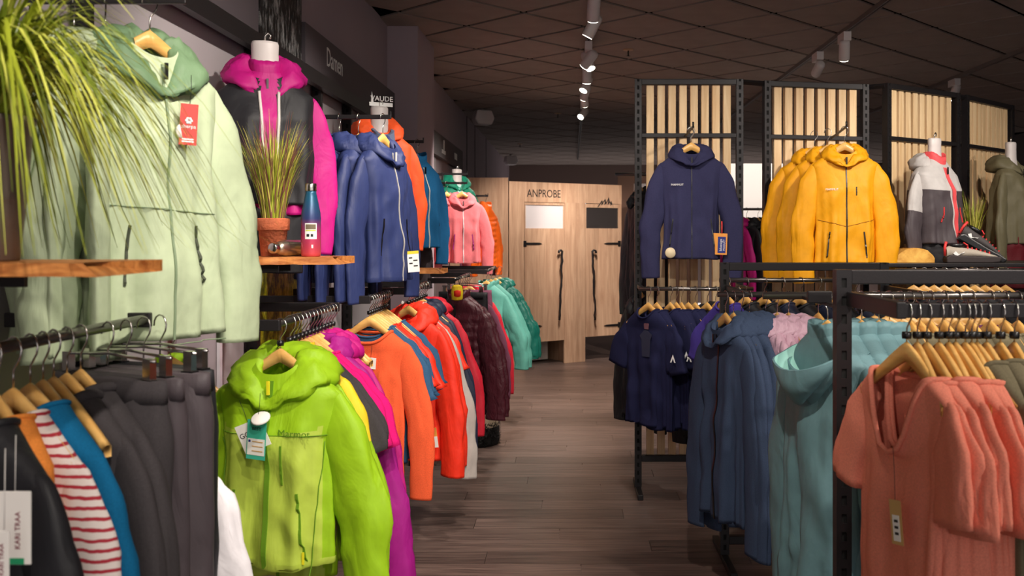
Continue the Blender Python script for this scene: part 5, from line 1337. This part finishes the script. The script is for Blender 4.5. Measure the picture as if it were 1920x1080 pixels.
# shoes
def shoe(loc, rz, tilt, label, c1, c2):
    t = thing('hiking_shoe', label, 'shoe', loc, rz); t.rotation_euler = (0, tilt, rz)
    # profile along X: heel at -0.14, toe at +0.14
    secs = [(-0.145, 0.028, 0.03, 0.085), (-0.13, 0.036, 0.03, 0.10), (-0.09, 0.038, 0.03, 0.095), (-0.05, 0.038, 0.03, 0.088), (0.0, 0.042, 0.03, 0.082), (0.05, 0.046, 0.028, 0.068), (0.09, 0.045, 0.028, 0.055), (0.125, 0.036, 0.028, 0.044), (0.145, 0.018, 0.03, 0.036)]
    N = 16; vs = []
    for x, w_, z0, z1 in secs:
        for k in range(N):
            a = 2*math.pi*k/N; vs.append((x, w_*math.copysign(abs(math.cos(a))**0.8, math.cos(a)), (z0 + z1)/2 + (z1 - z0)/2*math.sin(a)))
    m_ = len(secs)
    MB().add(vs, [(i*N+k, i*N+(k+1) % N, (i+1)*N+(k+1) % N, (i+1)*N+k) for i in range(m_-1) for k in range(N)] + [tuple(range(N)), tuple((m_-1)*N+k for k in range(N))[::-1]], True).build('upper', c1, t)
    sole = MB(); so = [(-0.15, 0.0), (-0.152, 0.03), (-0.13, 0.048), (-0.06, 0.042), (0.03, 0.038), (0.10, 0.040), (0.150, 0.036), (0.156, 0.022), (0.14, 0.004), (0.1, 0.0)]
    sole.prism(so, -0.046, 0.046); bevel(sole.build('sole', c2, t), 0.008, 2)
    MB().lathe([(0.020, 0.0), (0.034, 0.012), (0.030, 0.026), (0.022, 0.028), (0.018, 0.01)], 18, (-0.085, 0, 0.085), M=Matrix.Diagonal((1.5, 1.0, 1, 1))).build('collar', M_plastic, t)
    MB().tube([(-0.148, 0, 0.04), (-0.150, 0, 0.09), (-0.142, 0, 0.122)], 0.008, 8).build('heel_tab', M_pull_r, t)
    lc = MB()
    for k in range(6):
        x = -0.03 + k*0.024; z = 0.093 - k*0.0062
        lc.tube([(x, -0.026, z - 0.012), (x + 0.008, 0, z), (x, 0.026, z - 0.012)], 0.004, 6)
    lc.tube([(-0.04, 0.01, 0.098), (-0.05, -0.02, 0.115), (-0.03, -0.03, 0.10)], 0.004, 6)
    lc.build('laces', M_pull_r, t)
    st = MB(); st.prism([(-0.115, 0.055), (-0.10, 0.068), (-0.085, 0.05), (-0.055, 0.058), (-0.05, 0.066), (-0.09, 0.042), (-0.105, 0.046)], -0.0435, -0.036); st.build('side_logo', M_white, t)
    return t
gshoe = mat('shoe_grey', (176, 166, 152), 0.7, bump=0.2, bscale=150); gsole = mat('shoe_sole', (52, 44, 44), 0.7)
shoe((U(1822, 492, 4.92).x, 4.92*K, SZ), R(-6), 0, 'grey hiking shoe with red laces lying flat on the shelf', gshoe, gsole)
shoe((U(1832, 470, 5.1).x, 5.08*K, SZ + 0.062), R(-8), R(30), 'dark hiking shoe propped up behind the flat grey shoe', mat('shoe_dark', (70, 66, 66), 0.7), M_plastic)
tag(bevel(MB().box((U(1800, 470, 5.1).x, 5.06*K, SZ), (U(1816, 470, 5.1).x, 5.10*K, SZ + 0.085)).build('shoe_stand', M_black)), 'small black stand propping up the dark shoe', 'stand')
p = U(1830, 492, 5.25); t = thing('potted_grass', 'thin ornamental grass in a dark pot behind the shoes', 'plant', (p.x, 5.3*K, SZ))
MB().lathe([(0.035, 0), (0.045, 0.08), (0.048, 0.085), (0.042, 0.085), (0.040, 0.07)], 20).build('pot', M_plastic, t)
gm = grass(MB(), 260, 0.03, 0.40, 0.2, 0.14, 13, 0.0022, mats=4); fo_ = gm.build('foliage', G2, t, (0, 0, 0.07)); fo_['kind'] = 'stuff'

# ------------------------------------------------------------------ background behind the panels
tag(MB().box((1.75, 9.6*K, 0.9), (2.65, 9.6*K + 0.05, 2.40)).build('display_wall', mat('white_board', (226, 222, 220), 0.7)), 'white display board far behind the slatted panels', 'board')
tag(MB().box((0.72, 9.7*K, 0.6), (1.0, 9.7*K + 0.04, 2.18)).build('display_wall', mat('white_board2', (190, 182, 182), 0.7)), 'narrow pale board right of the fitting room', 'board')
tag(MB().box((0.64, 11.6*K, 0.0), (1.7, 11.6*K + 0.05, 2.45)).build('display_wall', mat('brown_board', (110, 80, 66), 0.8)), 'brown partition behind the fitting room, right side', 'board')
t = rail_tube(1.40, 2.45, 8.3, 1.86, 'far steel rail with black jackets behind the panels')
row('far rail behind the panels', [('magenta', 'jacket', 'magenta jacket', 'jacket')] + [('blackj', 'jacket', 'black jacket', 'jacket')]*6, lambda i: Vector((1.60 + i*0.11, 8.3*K, 1.86)), lambda i: R(-65 + rj.uniform(-4, 4)), 'jackets on the far rail', 'left')
for s_ in (1.42, 2.43): tag(MB().box((s_ - 0.012, 8.3*K - 0.012, 0), (s_ + 0.012, 8.3*K + 0.012, 1.835)).build('rail_post', M_black), ('left' if s_ < 2 else 'right') + ' black post of the far rail', 'post')
